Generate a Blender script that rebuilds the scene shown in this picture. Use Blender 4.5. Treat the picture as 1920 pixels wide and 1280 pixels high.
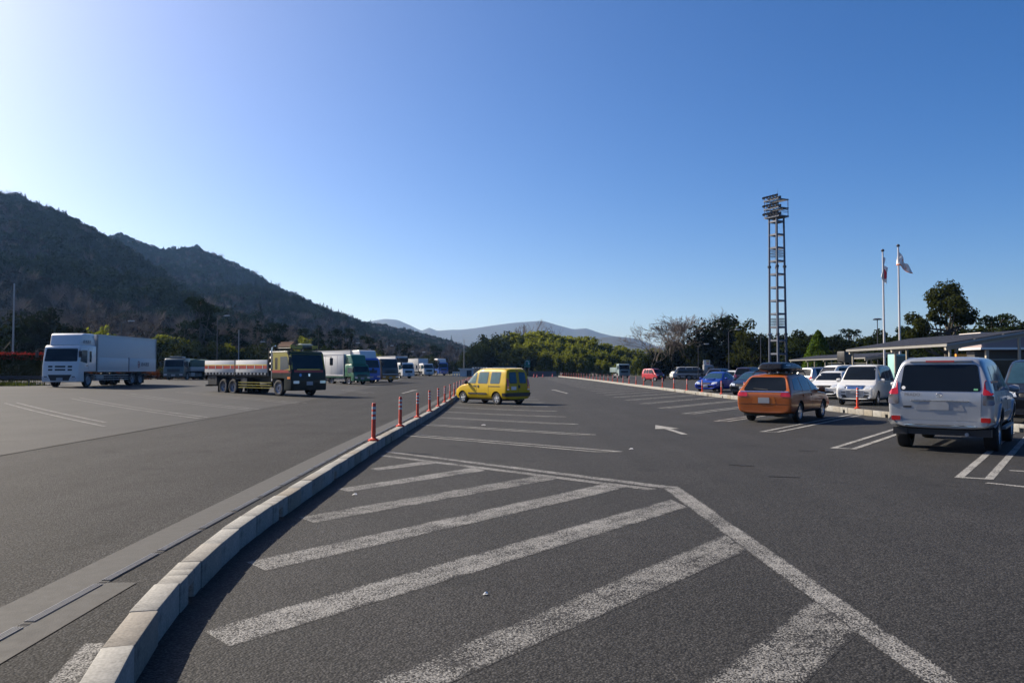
import bpy, bmesh, math, random
from mathutils import Vector, Matrix, noise, geometry
from mathutils.bvhtree import BVHTree
R = math.radians
for o in list(bpy.data.objects):
    bpy.data.objects.remove(o)
sc = bpy.context.scene
COL = sc.collection
# ------------------------------------------------------------------ camera, sky, sun, exposure
CAMH, FPX = 1.62, 28 / 36 * 1920
PITCH = math.atan(52 / FPX)
cd = bpy.data.cameras.new('camera')
cam = bpy.data.objects.new('camera', cd)
COL.objects.link(cam)
cd.lens, cd.sensor_width, cd.clip_start, cd.clip_end = 28, 36, 0.05, 30000
cam.location = (0, 0, CAMH)
cam.rotation_euler = (math.pi / 2 + PITCH, 0, 0)
sc.camera = cam
SUN_AZ, SUN_EL = -60, 34.0          # degrees from +Y towards +X, and above the horizon
w = bpy.data.worlds.new('World')
sc.world = w
w.use_nodes = True
nt = w.node_tree
bg = nt.nodes['Background']
sky = nt.nodes.new('ShaderNodeTexSky')
sky.sky_type = 'NISHITA'
sky.sun_disc = False
sky.sun_elevation, sky.sun_rotation = R(SUN_EL), R(SUN_AZ)
sky.altitude, sky.air_density, sky.dust_density, sky.ozone_density = 0, 0.6, 1.6, 3.0
hs = nt.nodes.new('ShaderNodeHueSaturation')
hs.inputs['Saturation'].default_value = 1.36
hs.inputs['Hue'].default_value = 0.507
nt.links.new(sky.outputs[0], hs.inputs['Color'])
nt.links.new(hs.outputs[0], bg.inputs[0])
bg.inputs[1].default_value = 0.081
ld = bpy.data.lights.new('sun', 'SUN')
ld.energy, ld.angle, ld.color = 5.0, R(0.53), (1.0, 0.91, 0.78)
sun = bpy.data.objects.new('sun', ld)
COL.objects.link(sun)
sd = Vector((math.sin(R(SUN_AZ)) * math.cos(R(SUN_EL)), math.cos(R(SUN_AZ)) * math.cos(R(SUN_EL)), math.sin(R(SUN_EL))))
sun.rotation_euler = sd.to_track_quat('Z', 'Y').to_euler()
sun.location = (0, 0, 60)
vs = sc.view_settings
vs.view_transform, vs.look, vs.exposure, vs.gamma, vs.use_curve_mapping = 'Standard', 'None', 0.95, 1.0, False
sc.cycles.use_denoising = True
sc.cycles.volume_bounces = 0
sc.cycles.max_bounces = 6
sc.cycles.sample_clamp_indirect = 4

# ------------------------------------------------------------------ geometry of the ground, pixel helpers
def sst(a, b, x):
    t = max(0.0, min(1.0, (x - a) / (b - a)))
    return t * t * (3 - 2 * t)
def lerp(a, b, t):
    return a + (b - a) * t
def gz(x, y):
    z = 0.40 * sst(-11, -34, x) * sst(8, 45, y)
    z += 0.2 * sst(92, 118, y) * sst(-7, -13, x) * (1 - sst(-15, -30, x))
    z -= 0.13 * math.exp(-((x + 1.5) / 7) ** 2) * sst(14, 36, y)
    return z
CP, SP = math.cos(PITCH), math.sin(PITCH)
def ray(px, py):
    a, b = (px - 960) / FPX, (640 - py) / FPX
    return Vector((a, CP - b * SP, SP + b * CP))
def at(px, py, Y):
    d = ray(px, py)
    return Vector((0, 0, CAMH)) + d * (Y / d.y)
def gp(px, py, h=0.0):
    d = ray(px, py)
    t = (h - CAMH) / d.z
    for _ in range(60):
        p = d * t
        t = lerp(t, (gz(p.x, p.y) + h - CAMH) / d.z, .6)
    return Vector((d.x * t, d.y * t, CAMH + d.z * t))
def interp(pts, t):
    if t <= pts[0][0]:
        (a, b), (c, d) = pts[0], pts[1]
        return b + (t - a) * (d - b) / (c - a)
    for (a, b), (c, d) in zip(pts, pts[1:]):
        if t <= c:
            return b + (t - a) * (d - b) / (c - a)
    (a, b), (c, d) = pts[-2], pts[-1]
    return d + (t - c) * (d - b) / (c - a)
KL = [(1.0, -.98), (1.5, -1.2), (2.5, -1.62), (3.6, -1.95), (4.15, -2.11), (4.73, -2.245), (5.34, -2.365), (5.97, -2.465), (6.6, -2.545), (7.2, -2.6), (8.4, -2.665),
      (9.4, -2.70), (10.8, -2.735), (12.7, -2.775), (15.4, -2.83), (20, -2.9), (30, -3.06), (45, -3.38), (80, -4.25), (130, -5.55)]
KR = [(10, 14.4), (20, 13.15), (27, 12.5), (36, 12.15), (50, 11.85), (80, 11.6), (110, 11.5), (140, 11.1), (172, 10.0)]
def kl(y): return interp(KL, y)
def kr(y): return interp(KR, y)

# ------------------------------------------------------------------ materials
MATS = {}
def nodes(name):
    m = bpy.data.materials.new(name)
    m.use_nodes = True
    t = m.node_tree
    return m, t, t.nodes['Principled BSDF']
def N(t, kind, **kw):
    n = t.nodes.new(kind)
    for k, v in kw.items():
        if k in n.inputs:
            n.inputs[k].default_value = v
        else:
            setattr(n, k, v)
    return n
def tex(t, kind, scale, coord='Object', **kw):
    co = next((n for n in t.nodes if n.type == 'TEX_COORD'), None) or t.nodes.new('ShaderNodeTexCoord')
    n = N(t, kind, **kw)
    n.inputs['Scale'].default_value = scale
    t.links.new(co.outputs[coord], n.inputs['Vector'])
    return n
def ramp(t, src, stops):
    r = t.nodes.new('ShaderNodeValToRGB')
    e = r.color_ramp.elements
    while len(e) < len(stops):
        e.new(0.5)
    for k, (p, c) in enumerate(stops):
        e[k].position = p
        e[k].color = (c, c, c, 1) if isinstance(c, (int, float)) else (*c[:3], 1)
    t.links.new(src, r.inputs[0])
    return r
def mixc(t, f, a, b, blend='MIX'):
    n = t.nodes.new('ShaderNodeMix')
    n.data_type, n.blend_type = 'RGBA', blend
    for s, v in ((0, f), (6, a), (7, b)):
        if isinstance(v, bpy.types.NodeSocket):
            t.links.new(v, n.inputs[s])
        else:
            n.inputs[s].default_value = v if s == 0 else (*v[:3], 1)
    return n.outputs[2]
def bump(t, b, h, strength, dist):
    n = N(t, 'ShaderNodeBump', Strength=strength, Distance=dist)
    t.links.new(h, n.inputs['Height'])
    t.links.new(n.outputs[0], b.inputs['Normal'])
def mat(name, col, rough=.5, metal=0.0, var=.12, scale=6.0, bmp=0.0, bscale=60, coat=0.0, spec=.5, emit=0.0, trans=0.0, rnd=0.0):
    if name in MATS:
        return MATS[name]
    m, t, b = nodes(name)
    n = tex(t, 'ShaderNodeTexNoise', scale, Detail=4.0, Roughness=.6)
    lo = [c * (1 - var) for c in col]
    hi = [min(1, c * (1 + var)) for c in col]
    c = mixc(t, n.outputs[0], lo, hi)
    if rnd:
        oi = t.nodes.new('ShaderNodeObjectInfo')
        mr = N(t, 'ShaderNodeMapRange')
        mr.inputs[3].default_value, mr.inputs[4].default_value = 1 - rnd, 1 + rnd
        t.links.new(oi.outputs['Random'], mr.inputs[0])
        cc = t.nodes.new('ShaderNodeCombineColor')
        for k in range(3):
            t.links.new(mr.outputs[0], cc.inputs[k])
        c = mixc(t, 1.0, c, cc.outputs[0], 'MULTIPLY')
    t.links.new(c, b.inputs['Base Color'])
    rr = ramp(t, n.outputs[0], [(.3, max(0, rough - .06)), (.7, min(1, rough + .06))])
    t.links.new(rr.outputs[0], b.inputs['Roughness'])
    b.inputs['Metallic'].default_value = metal
    b.inputs['Specular IOR Level'].default_value = spec
    b.inputs['Coat Weight'].default_value = coat
    b.inputs['Coat Roughness'].default_value = .04
    if emit:
        b.inputs['Emission Color'].default_value = (*col, 1)
        b.inputs['Emission Strength'].default_value = emit
    if bmp:
        bn = tex(t, 'ShaderNodeTexNoise', bscale, Detail=3.0)
        bump(t, b, bn.outputs[0], bmp, .01)
    MATS[name] = m
    return m
def paint(name, col, metal=0.0, rough=.32, coat=.6, spec=.5):
    """car paint: base, clear coat, a little road dust towards a patchy pattern"""
    if name in MATS:
        return MATS[name]
    m, t, b = nodes(name)
    n = tex(t, 'ShaderNodeTexNoise', 3.0, Detail=5.0, Roughness=.65)
    d = ramp(t, n.outputs[0], [(.45, 0.0), (.85, .09)])
    c = mixc(t, d.outputs[0], col, [min(.3, k * .7 + .03) for k in col])
    t.links.new(c, b.inputs['Base Color'])
    b.inputs['Metallic'].default_value = metal
    r = ramp(t, n.outputs[0], [(.3, rough), (.8, min(1, rough + .2))])
    t.links.new(r.outputs[0], b.inputs['Roughness'])
    b.inputs['Coat Weight'].default_value = coat
    b.inputs['Specular IOR Level'].default_value = spec
    b.inputs['Coat Roughness'].default_value = .05
    MATS[name] = m
    return m
def asphalt(name, dark, light, paintcol=None, cover=.6, tint=(1, 1, 1), rough=.8, spec=.25, bmp=.7, edge=1.0):
    """porous asphalt: centimetre aggregate with dark pores, soft patches, oil stains; optional worn paint sitting on the stones"""
    m, t, b = nodes(name)
    v1 = tex(t, 'ShaderNodeTexVoronoi', 62.0)
    v2 = tex(t, 'ShaderNodeTexVoronoi', 118.0)
    bw1 = N(t, 'ShaderNodeSeparateColor'); t.links.new(v1.outputs['Color'], bw1.inputs[0])
    bw2 = N(t, 'ShaderNodeSeparateColor'); t.links.new(v2.outputs['Color'], bw2.inputs[0])
    ad = N(t, 'ShaderNodeMath', operation='ADD'); t.links.new(bw1.outputs[0], ad.inputs[0]); t.links.new(bw2.outputs[1], ad.inputs[1])
    hf = N(t, 'ShaderNodeMath', operation='MULTIPLY'); t.links.new(ad.outputs[0], hf.inputs[0]); hf.inputs[1].default_value = .5
    dark, light = dark * .27, light * .345
    if paintcol: paintcol = [k * .46 for k in paintcol]
    grain = ramp(t, hf.outputs[0], [(.12, [dark * c for c in tint]), (.5, [lerp(dark, light, .45) * c for c in tint]), (.93, [light * 1.25 * c for c in tint])])
    pore = ramp(t, v1.outputs['Distance'], [(.35, 1.0), (.8, .38)])
    c = mixc(t, 1.0, grain.outputs[0], pore.outputs[0], 'MULTIPLY')
    big = tex(t, 'ShaderNodeTexNoise', .35, Detail=6.0, Roughness=.62)
    pr = ramp(t, big.outputs[0], [(.28, .74), (.5, 1.0), (.72, 1.2)])
    c = mixc(t, 1.0, c, pr.outputs[0], 'MULTIPLY')
    stn = tex(t, 'ShaderNodeTexNoise', 1.1, Detail=2.0)
    sr = ramp(t, stn.outputs[0], [(.62, 1.0), (.76, .6)])
    c = mixc(t, 1.0, c, sr.outputs[0], 'MULTIPLY')
    trk = tex(t, 'ShaderNodeTexNoise', 1.0, Detail=3.0)
    mp = N(t, 'ShaderNodeMapping'); mp.inputs['Scale'].default_value = (1.3, .07, 1); mp.inputs['Rotation'].default_value = (0, 0, .12)
    t.links.new(trk.inputs['Vector'].links[0].from_socket, mp.inputs[0]); t.links.new(mp.outputs[0], trk.inputs['Vector'])
    tr_ = ramp(t, trk.outputs[0], [(.35, .88), (.65, 1.1)])
    c = mixc(t, 1.0, c, tr_.outputs[0], 'MULTIPLY')
    if paintcol:
        wn = tex(t, 'ShaderNodeTexNoise', 5.0, Detail=5.0, Roughness=.75)
        a2 = N(t, 'ShaderNodeMath', operation='MULTIPLY_ADD'); t.links.new(wn.outputs[0], a2.inputs[0]); a2.inputs[1].default_value = 1.1; t.links.new(bw2.outputs[0], a2.inputs[2])
        pm = ramp(t, a2.outputs[0], [(max(0, 1.12 - cover * .95) / 2, 0.0), (max(0, 1.12 - cover * .95) / 2 + .12, 1.0)])
        uv = N(t, 'ShaderNodeUVMap'); su = N(t, 'ShaderNodeSeparateXYZ'); t.links.new(uv.outputs[0], su.inputs[0])
        er = ramp(t, su.outputs[0], [(0, .7 * edge), (.05, .3 * edge), (.16, 0), (.46, 0), (.5, .22 * edge), (.54, 0), (.84, 0), (.95, .3 * edge), (1, .7 * edge)])
        wb = tex(t, 'ShaderNodeTexNoise', 1.5, Detail=4.0, Roughness=.7)
        wr_ = ramp(t, wb.outputs[0], [(.38, 0), (.66, .5)])
        s0 = N(t, 'ShaderNodeMath', operation='SUBTRACT'); t.links.new(a2.outputs[0], s0.inputs[0]); t.links.new(er.outputs[0], s0.inputs[1])
        s1_ = N(t, 'ShaderNodeMath', operation='SUBTRACT'); t.links.new(s0.outputs[0], s1_.inputs[0]); t.links.new(wr_.outputs[0], s1_.inputs[1])
        sc2 = N(t, 'ShaderNodeMath', operation='MULTIPLY'); t.links.new(s1_.outputs[0], sc2.inputs[0]); sc2.inputs[1].default_value = .5
        t.links.new(sc2.outputs[0], pm.inputs[0])
        pc = ramp(t, bw1.outputs[1], [(0, [k * .72 for k in paintcol]), (1, paintcol)])
        c = mixc(t, pm.outputs[0], c, pc.outputs[0])
    t.links.new(c, b.inputs['Base Color'])
    b.inputs['Roughness'].default_value = rough
    b.inputs['Specular IOR Level'].default_value = spec
    hh = ramp(t, v1.outputs['Distance'], [(0.0, 1.0), (.75, 0.0)])
    bump(t, b, hh.outputs[0], bmp, .006)
    MATS[name] = m
    return m
def leafmat(name, c1, c2, trans=.35, scale=.5, rough=1.0):
    if name in MATS:
        return MATS[name]
    m, t, b = nodes(name)
    n = tex(t, 'ShaderNodeTexNoise', scale, Detail=3.0)
    oi = t.nodes.new('ShaderNodeObjectInfo')
    g = t.nodes.new('ShaderNodeNewGeometry')
    a = N(t, 'ShaderNodeMath', operation='MULTIPLY_ADD'); t.links.new(g.outputs['Random Per Island'], a.inputs[0]); a.inputs[1].default_value = .55
    t.links.new(n.outputs[0], a.inputs[2])
    a2 = N(t, 'ShaderNodeMath', operation='MULTIPLY_ADD'); t.links.new(oi.outputs['Random'], a2.inputs[0]); a2.inputs[1].default_value = .35; t.links.new(a.outputs[0], a2.inputs[2])
    r = ramp(t, a2.outputs[0], [(.4, c1), (1.0, c2)])
    t.links.new(r.outputs[0], b.inputs['Base Color'])
    b.inputs['Roughness'].default_value = rough
    b.inputs['Specular IOR Level'].default_value = 0.0
    tr = t.nodes.new('ShaderNodeBsdfTranslucent')
    t.links.new(r.outputs[0], tr.inputs[0])
    mx = t.nodes.new('ShaderNodeMixShader')
    mx.inputs[0].default_value = trans
    t.links.new(b.outputs[0], mx.inputs[1]); t.links.new(tr.outputs[0], mx.inputs[2])
    t.links.new(mx.outputs[0], t.nodes['Material Output'].inputs[0])
    MATS[name] = m
    return m

# ------------------------------------------------------------------ object helpers
def link(name, data, parent=None, loc=None):
    o = bpy.data.objects.new(name, data)
    COL.objects.link(o)
    if parent is not None:
        o.parent = parent
    if loc is not None:
        o.location = loc
    return o
def tag(o, label=None, cat=None, group=None, kind=None):
    for k, v in (('label', label), ('category', cat), ('group', group), ('kind', kind)):
        if v:
            o[k] = v
    return o
def thing(name, label, cat, loc=(0, 0, 0), rz=0.0, group=None):
    o = link(name, None, None, loc)
    o.empty_display_size = .3
    o.rotation_euler = (0, 0, rz)
    return tag(o, label, cat, group)
class MB:
    def __init__(s): s.v, s.f = [], []
    def add(s, vs, fs):
        k = len(s.v)
        s.v += [tuple(p) for p in vs]
        s.f += [tuple(i + k for i in f) for f in fs]
        return s
    def box(s, c, d, rz=0, ry=0, rx=0):
        m = Matrix.Translation(c) @ Matrix.Rotation(rz, 4, 'Z') @ Matrix.Rotation(ry, 4, 'Y') @ Matrix.Rotation(rx, 4, 'X')
        vs = [m @ Vector((x * d[0] / 2, y * d[1] / 2, z * d[2] / 2)) for x in (-1, 1) for y in (-1, 1) for z in (-1, 1)]
        return s.add(vs, [(0, 1, 3, 2), (4, 6, 7, 5), (0, 4, 5, 1), (2, 3, 7, 6), (0, 2, 6, 4), (1, 5, 7, 3)])
    def bb(s, x0, x1, y0, y1, z0, z1):
        return s.box(((x0 + x1) / 2, (y0 + y1) / 2, (z0 + z1) / 2), (abs(x1 - x0), abs(y1 - y0), abs(z1 - z0)))
    def tube(s, pts, rad, n=6, cap=True):
        pts = [Vector(p) for p in pts]
        rad = rad if isinstance(rad, (list, tuple)) else [rad] * len(pts)
        vs, fs = [], []
        for i, p in enumerate(pts):
            d = (pts[min(i + 1, len(pts) - 1)] - pts[max(i - 1, 0)]).normalized()
            u = d.cross(Vector((0, 0, 1)) if abs(d.z) < .9 else Vector((1, 0, 0))).normalized()
            v = d.cross(u)
            vs += [p + (u * math.cos(2 * math.pi * k / n) + v * math.sin(2 * math.pi * k / n)) * rad[i] for k in range(n)]
        for i in range(len(pts) - 1):
            for k in range(n):
                a, b = i * n + k, i * n + (k + 1) % n
                fs.append((a, b, b + n, a + n))
        if cap:
            fs += [tuple(range(n - 1, -1, -1)), tuple(range((len(pts) - 1) * n, len(pts) * n))]
        return s.add(vs, fs)
    def lathe(s, prof, n=16, axis='z', c=(0, 0, 0)):
        vs, fs = [], []
        for r, h in prof:
            for k in range(n):
                a = 2 * math.pi * k / n
                p = (r * math.cos(a), r * math.sin(a), h) if axis == 'z' else (r * math.cos(a), h, r * math.sin(a))
                vs.append((p[0] + c[0], p[1] + c[1], p[2] + c[2]))
        for i in range(len(prof) - 1):
            for k in range(n):
                a, b = i * n + k, i * n + (k + 1) % n
                fs.append((a, b, b + n, a + n))
        return s.add(vs, fs)
    def prism(s, poly, y0, y1):
        n = len(poly)
        vs = [(x, y0, z) for x, z in poly] + [(x, y1, z) for x, z in poly]
        fs = [tuple(range(n)), tuple(range(2 * n - 1, n - 1, -1))] + [(i, i + n, (i + 1) % n + n, (i + 1) % n) for i in range(n)]
        return s.add(vs, fs)
    def mesh(s, name, m=None, bev=0.0, seg=2, smooth=False, ang=35, fix=True):
        me = bpy.data.meshes.new(name)
        me.from_pydata(s.v, [], s.f)
        if fix or bev:
            bm = bmesh.new(); bm.from_mesh(me)
            if fix: bmesh.ops.recalc_face_normals(bm, faces=bm.faces)
            if bev:
                es = [e for e in bm.edges if len(e.link_faces) == 2 and e.calc_face_angle(0) > R(25)]
                bmesh.ops.bevel(bm, geom=es, offset=bev, segments=seg, affect='EDGES', profile=.5, clamp_overlap=True)
            bm.to_mesh(me); bm.free()
        if m:
            me.materials.append(m)
        if smooth or bev:
            me.shade_smooth()
            me.set_sharp_from_angle(angle=R(ang))
        return me
    def build(s, name, m, parent=None, **kw):
        return link(name, s.mesh(name, m, **kw), parent)
# ------------------------------------------------------------------ ground sheets
def sheet(name, rows, m, kind='structure', parent=None):
    """rows of points -> grid mesh"""
    n = len(rows[0])
    mb = MB()
    mb.add([p for r in rows for p in r], [(i * n + j, i * n + j + 1, (i + 1) * n + j + 1, (i + 1) * n + j) for i in range(len(rows) - 1) for j in range(n - 1)])
    o = mb.build(name, m, parent, fix=False, smooth=True, ang=60)
    uvl = o.data.uv_layers.new(name='UVMap')
    nr = max(1, len(rows) - 1)
    for lp in o.data.loops:
        uvl.data[lp.index].uv = ((lp.vertex_index % n) / (n - 1), (lp.vertex_index // n) / nr)
    return tag(o, kind=kind) if parent is None else o
ys = [-60, -30, -12, -6, -3] + [0.5 * k for k in range(0, 24)] + list(range(12, 60)) + list(range(60, 200, 2)) + [200, 230, 270, 330, 400, 500, 700, 1000, 1500, 2500, 4000, 6400]
xs = [-6400, -4000, -2500, -1500, -900, -600, -400, -250, -160, -110, -90] + list(range(-76, 50, 1)) + [50, 60, 80, 120, 180, 300, 500, 900, 1500, 2500, 4000, 6400]
M_SOIL = mat('dry_grass_soil', (.05, .048, .024), .95, var=.5, scale=.8, bmp=.4, bscale=4)
sheet('ground', [[(x, y, gz(x, y) - .035 - .3 * sst(200, 260, abs(y)) - .3 * sst(90, 120, abs(x))) for x in xs] for y in ys], M_SOIL)
A_CAR = asphalt('car_park_asphalt', .022, .15, tint=(1.0, .968, .945), rough=.82)
A_TRK = asphalt('truck_lane_asphalt', .032, .155, tint=(1.0, .975, .955), rough=.85, spec=.15)
A_SLAB = asphalt('truck_bay_surface', .075, .15, tint=(1.0, .97, .93), rough=.8, spec=.2, bmp=.3)
A_PAINT = asphalt('worn_white_paint', .022, .15, paintcol=(.50, .49, .47), cover=.50, tint=(1.0, .968, .945))
A_PAINT2 = asphalt('faded_white_paint', .022, .15, paintcol=(.45, .44, .42), cover=.42, tint=(1.0, .968, .945))
A_LINE = asphalt('stall_line_paint', .022, .15, paintcol=(.62, .61, .58), cover=.74, tint=(1.0, .968, .945), edge=.35)
A_ARROW = asphalt('arrow_paint', .022, .15, paintcol=(.62, .61, .58), cover=.86, tint=(1.0, .968, .945), edge=0.0)
A_PAINT3 = asphalt('bay_white_paint', .1, .17, paintcol=(.42, .42, .40), cover=.52, bmp=.3)
yy = [-12, -6, -3] + [0.5 * k for k in range(0, 24)] + list(range(12, 60)) + list(range(60, 184, 2))
def cols(a, b, n): return [lerp(a, b, k / n) for k in range(n + 1)]
sheet('car_park_surface', [[(x, y, gz(x, y)) for x in cols(kl(max(y, 1)) if y > 1 else -1.0 + .45 * (y - 1) * -0, 62, 62)] for y in yy], A_CAR)
sheet('truck_lane_surface', [[(x, y, gz(x, y) + .001) for x in cols(-60 + 14 * sst(60, 110, y), kl(max(y, 1)) + .002, 56)] for y in yy], A_TRK)
# lighter bay surface on the truck side, seam with the lane from the photo
seam_px = [(-900, 1058), (-400, 943), (0, 853.6), (100, 835), (281, 804), (400, 782.5), (500, 765), (586, 749), (640, 739), (690, 728)]
seam = sorted([(gp(*p).y, gp(*p).x) for p in seam_px])
def sx(y): return interp(seam, y)
sheet('truck_bay_surface', [[(x, y, gz(x, y) + .005) for x in cols(min(-52, sx(y) - 30), sx(y), 46)] for y in [seam[0][0] + .5 * k for k in range(int((118 - seam[0][0]) * 2))]], A_SLAB)
# gutter band and slot drain beside the left kerb
def gx(y): return -2.98 - .0205 * y
M_CONC = mat('gutter_concrete', (.030, .029, .027), .85, var=.3, scale=9, bmp=.25, bscale=90)
drain = tag(link('roadside_drain', None), kind='structure')
gy = [-2 + .5 * k for k in range(50)] + list(range(23, 100))
sheet('gutter_slab', [[(gx(y) + dx, y, gz(gx(y), y) + .006) for dx in (-.38, -.2, -.036)] for y in gy], M_CONC, parent=drain)
sheet('gutter_slab', [[(gx(y) + dx, y, gz(gx(y), y) + .006) for dx in (.036, .14, .26 - .0 * y)] for y in [-2 + .3 * k for k in range(28)]], M_CONC, parent=drain)
M_GRATE = mat('drain_steel', (.17, .17, .17), .5, metal=.4, var=.3, scale=30)
M_SLOT = mat('drain_dark_slot', (.012, .012, .012), .9)
g = MB().bb(-.036, .036, 0, .985, .001, .004)
for dx in (-.027, -.009, .009, .027):
    g.bb(dx - .004, dx + .004, .05, .935, .004, .012)
g1 = g.mesh('grate', M_GRATE)
s1 = MB().bb(-.03, .03, .0, .05, .0045, .006).bb(-.03, .03, .945, .985, .0045, .006).mesh('grate_slot', M_SLOT)
for k in range(30):
    y = 2.1 + k
    o = link('drain_grate', g1, drain, (gx(y), y, gz(gx(y), y) + .002))
    o.rotation_euler.z = .0205
    link('slot', s1, o)
# ------------------------------------------------------------------ kerbs
def kerbmat():
    m, t, b = nodes('kerb_concrete')
    n = tex(t, 'ShaderNodeTexNoise', 7.0, Detail=6.0, Roughness=.7)
    n2 = tex(t, 'ShaderNodeTexNoise', 55.0, Detail=3.0)
    oi = t.nodes.new('ShaderNodeObjectInfo')
    a = ramp(t, oi.outputs['Random'], [(0, (.20, .18, .15)), (.3, (.245, .235, .21)), (.75, (.26, .255, .235)), (.9, (.215, .19, .15))])
    r = ramp(t, n.outputs[0], [(.25, .42), (.45, .9), (.75, 1.12)])
    c = mixc(t, 1.0, a.outputs[0], r.outputs[0], 'MULTIPLY')
    r2 = ramp(t, n2.outputs[0], [(.35, .75), (.6, 1.0)])
    c = mixc(t, 1.0, c, r2.outputs[0], 'MULTIPLY')
    t.links.new(c, b.inputs['Base Color'])
    b.inputs['Roughness'].default_value = .88
    bump(t, b, n2.outputs[0], .3, .004)
    return m
M_KERB = kerbmat()
KH = .2
def kerb_block(notch):
    mb = MB()
    if notch:
        mb.bb(0, .16, .003, .22, -.05, KH).bb(0, .16, .38, .597, -.05, KH).bb(0, .16, .2205, .3795, .105, KH)
    else:
        mb.bb(0, .16, .006, .594, -.05, KH)
    return mb.mesh('kerb_block', M_KERB, bev=.012, seg=2)
KB = [kerb_block(0), kerb_block(1)]
JR = random.Random(8)
def kerb(name, fx, y0, y1, step, ymax_single, side, notch0):
    root = tag(link(name, None), kind='structure')
    y, k, rest = y0, 0, MB()
    while y < y1:
        x = fx(y)
        dy = step
        for _ in range(4):
            dx = fx(y + dy) - x
            dy = math.sqrt(step * step - dx * dx)
        a = -math.atan2(dx, dy)
        nb = 1 if (k - notch0) % 5 == 0 else 0
        L = Matrix.Translation((x, y, gz(x, y))) @ Matrix.Rotation(a, 4, 'Z') @ Matrix.Diagonal((side, step / .6, 1, 1))
        if y < ymax_single:
            o = link('kerb_block', KB[nb], root)
            o.matrix_local = L @ Matrix.Translation((JR.gauss(0, .004), 0, JR.gauss(0, .003))) @ Matrix.Rotation(JR.gauss(0, .003), 4, 'Z')
        else:
            vs = [L @ Vector(p) for p in ((0, 0, -.05), (.16, 0, -.05), (.16, .594, -.05), (0, .594, -.05), (.012, .004, KH), (.148, .004, KH), (.148, .59, KH), (.012, .59, KH))]
            rest.add(vs, [(0, 1, 5, 4), (1, 2, 6, 5), (2, 3, 7, 6), (3, 0, 4, 7), (4, 5, 6, 7)])
        y += dy
        k += 1
    o = rest.build('far_kerb_blocks', M_KERB, root)
    o['kind'] = 'stuff'
    return root
kerb('left_kerb', kl, 1.2, 118, .62, 52, 1, 2)
kerb('right_kerb', kr, 3, 172, .62, 62, 1, 3)
# far end return of the right kerb island and the lane behind it
# ------------------------------------------------------------------ painted markings
marks = tag(link('painted_markings', None), kind='structure')
def strip(name, p0, p1, wd, m=A_PAINT, h=.007):
    if p0[1] < 13 or p1[1] < 13: h *= .45
    p0, p1 = Vector(p0[:2]), Vector(p1[:2])
    d = p1 - p0
    L = d.length
    n = max(1, int(L / .6))
    s = Vector((-d.y, d.x)).normalized() * wd / 2
    rows = []
    for k in range(n + 1):
        c = p0 + d * k / n
        rows.append([(q.x, q.y, gz(q.x, q.y) + h) for q in (c - s, c + s)])
    return sheet(name, rows, m, parent=marks)
def patch(name, px, m=A_PAINT, h=.008):
    """quad given by four image corners on the ground: a,b near end, c,d far end"""
    a, b, c, d = [gp(*p) for p in px]
    h *= .16
    n = max(1, int((c - b).length / .5))
    rows = []
    for k in range(n + 1):
        p, q = a.lerp(d, k / n), b.lerp(c, k / n)
        rows.append([(r.x, r.y, gz(r.x, r.y) + h) for r in (p, p.lerp(q, .5), q)])
    return sheet(name, rows, m, parent=marks)
patch('hatch_stripe', [(691, 878), (711, 881.5), (822, 868), (795, 864)])
patch('hatch_stripe', [(630, 916), (656, 921.5), (912, 882), (885, 876)])
patch('hatch_stripe', [(557, 969), (590, 980), (1045, 898), (1003, 891.5)], A_PAINT2)
patch('hatch_stripe', [(461, 1053), (500, 1070), (1180, 913), (1128, 907)])
patch('hatch_stripe', [(380, 1181), (433, 1212), (1290, 951), (1256, 935)])
patch('hatch_stripe', [(565, 1331), (730, 1331), (1404, 1031), (1358, 1001)], A_PAINT2)
patch('hatch_stripe', [(1147, 1400), (1385, 1400), (1612, 1184), (1524, 1124)], A_PAINT2)
patch('border_line', [(1920, 1420), (2010, 1420), (1272, 911), (1240, 913)], h=.011)
patch('border_line', [(725, 845), (722, 847.5), (1246, 915.5), (1262, 911.5)], h=.0115)
patch('border_line', [(717, 852), (713, 855), (1212, 918.5), (1235, 916)], h=.0105)
patch('edge_mark', [(83, 1285), (147, 1285), (199, 1204), (157, 1206)], A_PAINT)
LD = Vector((math.sin(R(133.5)), math.cos(R(133.5))))
for k in range(24):
    p = gp(766, 815.7)
    y = p.y + 4.24 * k
    if y > 116: break
    st = Vector((kl(y) + .36, y))
    L = 6.3
    nrm = Vector((-LD.y, LD.x))
    for s in (-.17, .17):
        strip('stall_line', st + nrm * s, st + nrm * s + LD * (L - (.35 if s < 0 else 0)), .11, A_LINE)
    if k < 8:
        strip('stall_line', st + nrm * -.17 + LD * (L - .35), st + nrm * .17 + LD * L, .10, A_LINE, h=.0085)
RD = Vector((math.sin(R(35.8)), math.cos(R(35.8))))
for k in range(-3, 30):
    y = 16.25 + 4.4 * k
    if y > 150: break
    st = Vector((interp([(11, 6.85), (16, 6.72), (30, 6.45), (45, 6.15), (90, 5.9), (150, 5.6)], y), y))
    L = 1.0
    while (st + RD * L).x < kr((st + RD * L).y) - .12 and L < 14: L += .1
    nrm = Vector((-RD.y, RD.x))
    for s in (-.19, .19):
        strip('stall_line', st + nrm * s + RD * (0 if s > 0 else .1), st + nrm * s + RD * L, .12, A_LINE)
    strip('stall_line', st + nrm * .24 + RD * .06, st - nrm * .24 + RD * .12, .12, A_LINE, h=.0085)
strip('stall_line', gp(1850, 905), gp(2050, 926), .13, A_LINE, h=.009)
strip('stall_line', gp(1893, 882), gp(2040, 888), .12, A_LINE, h=.0095)
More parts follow.
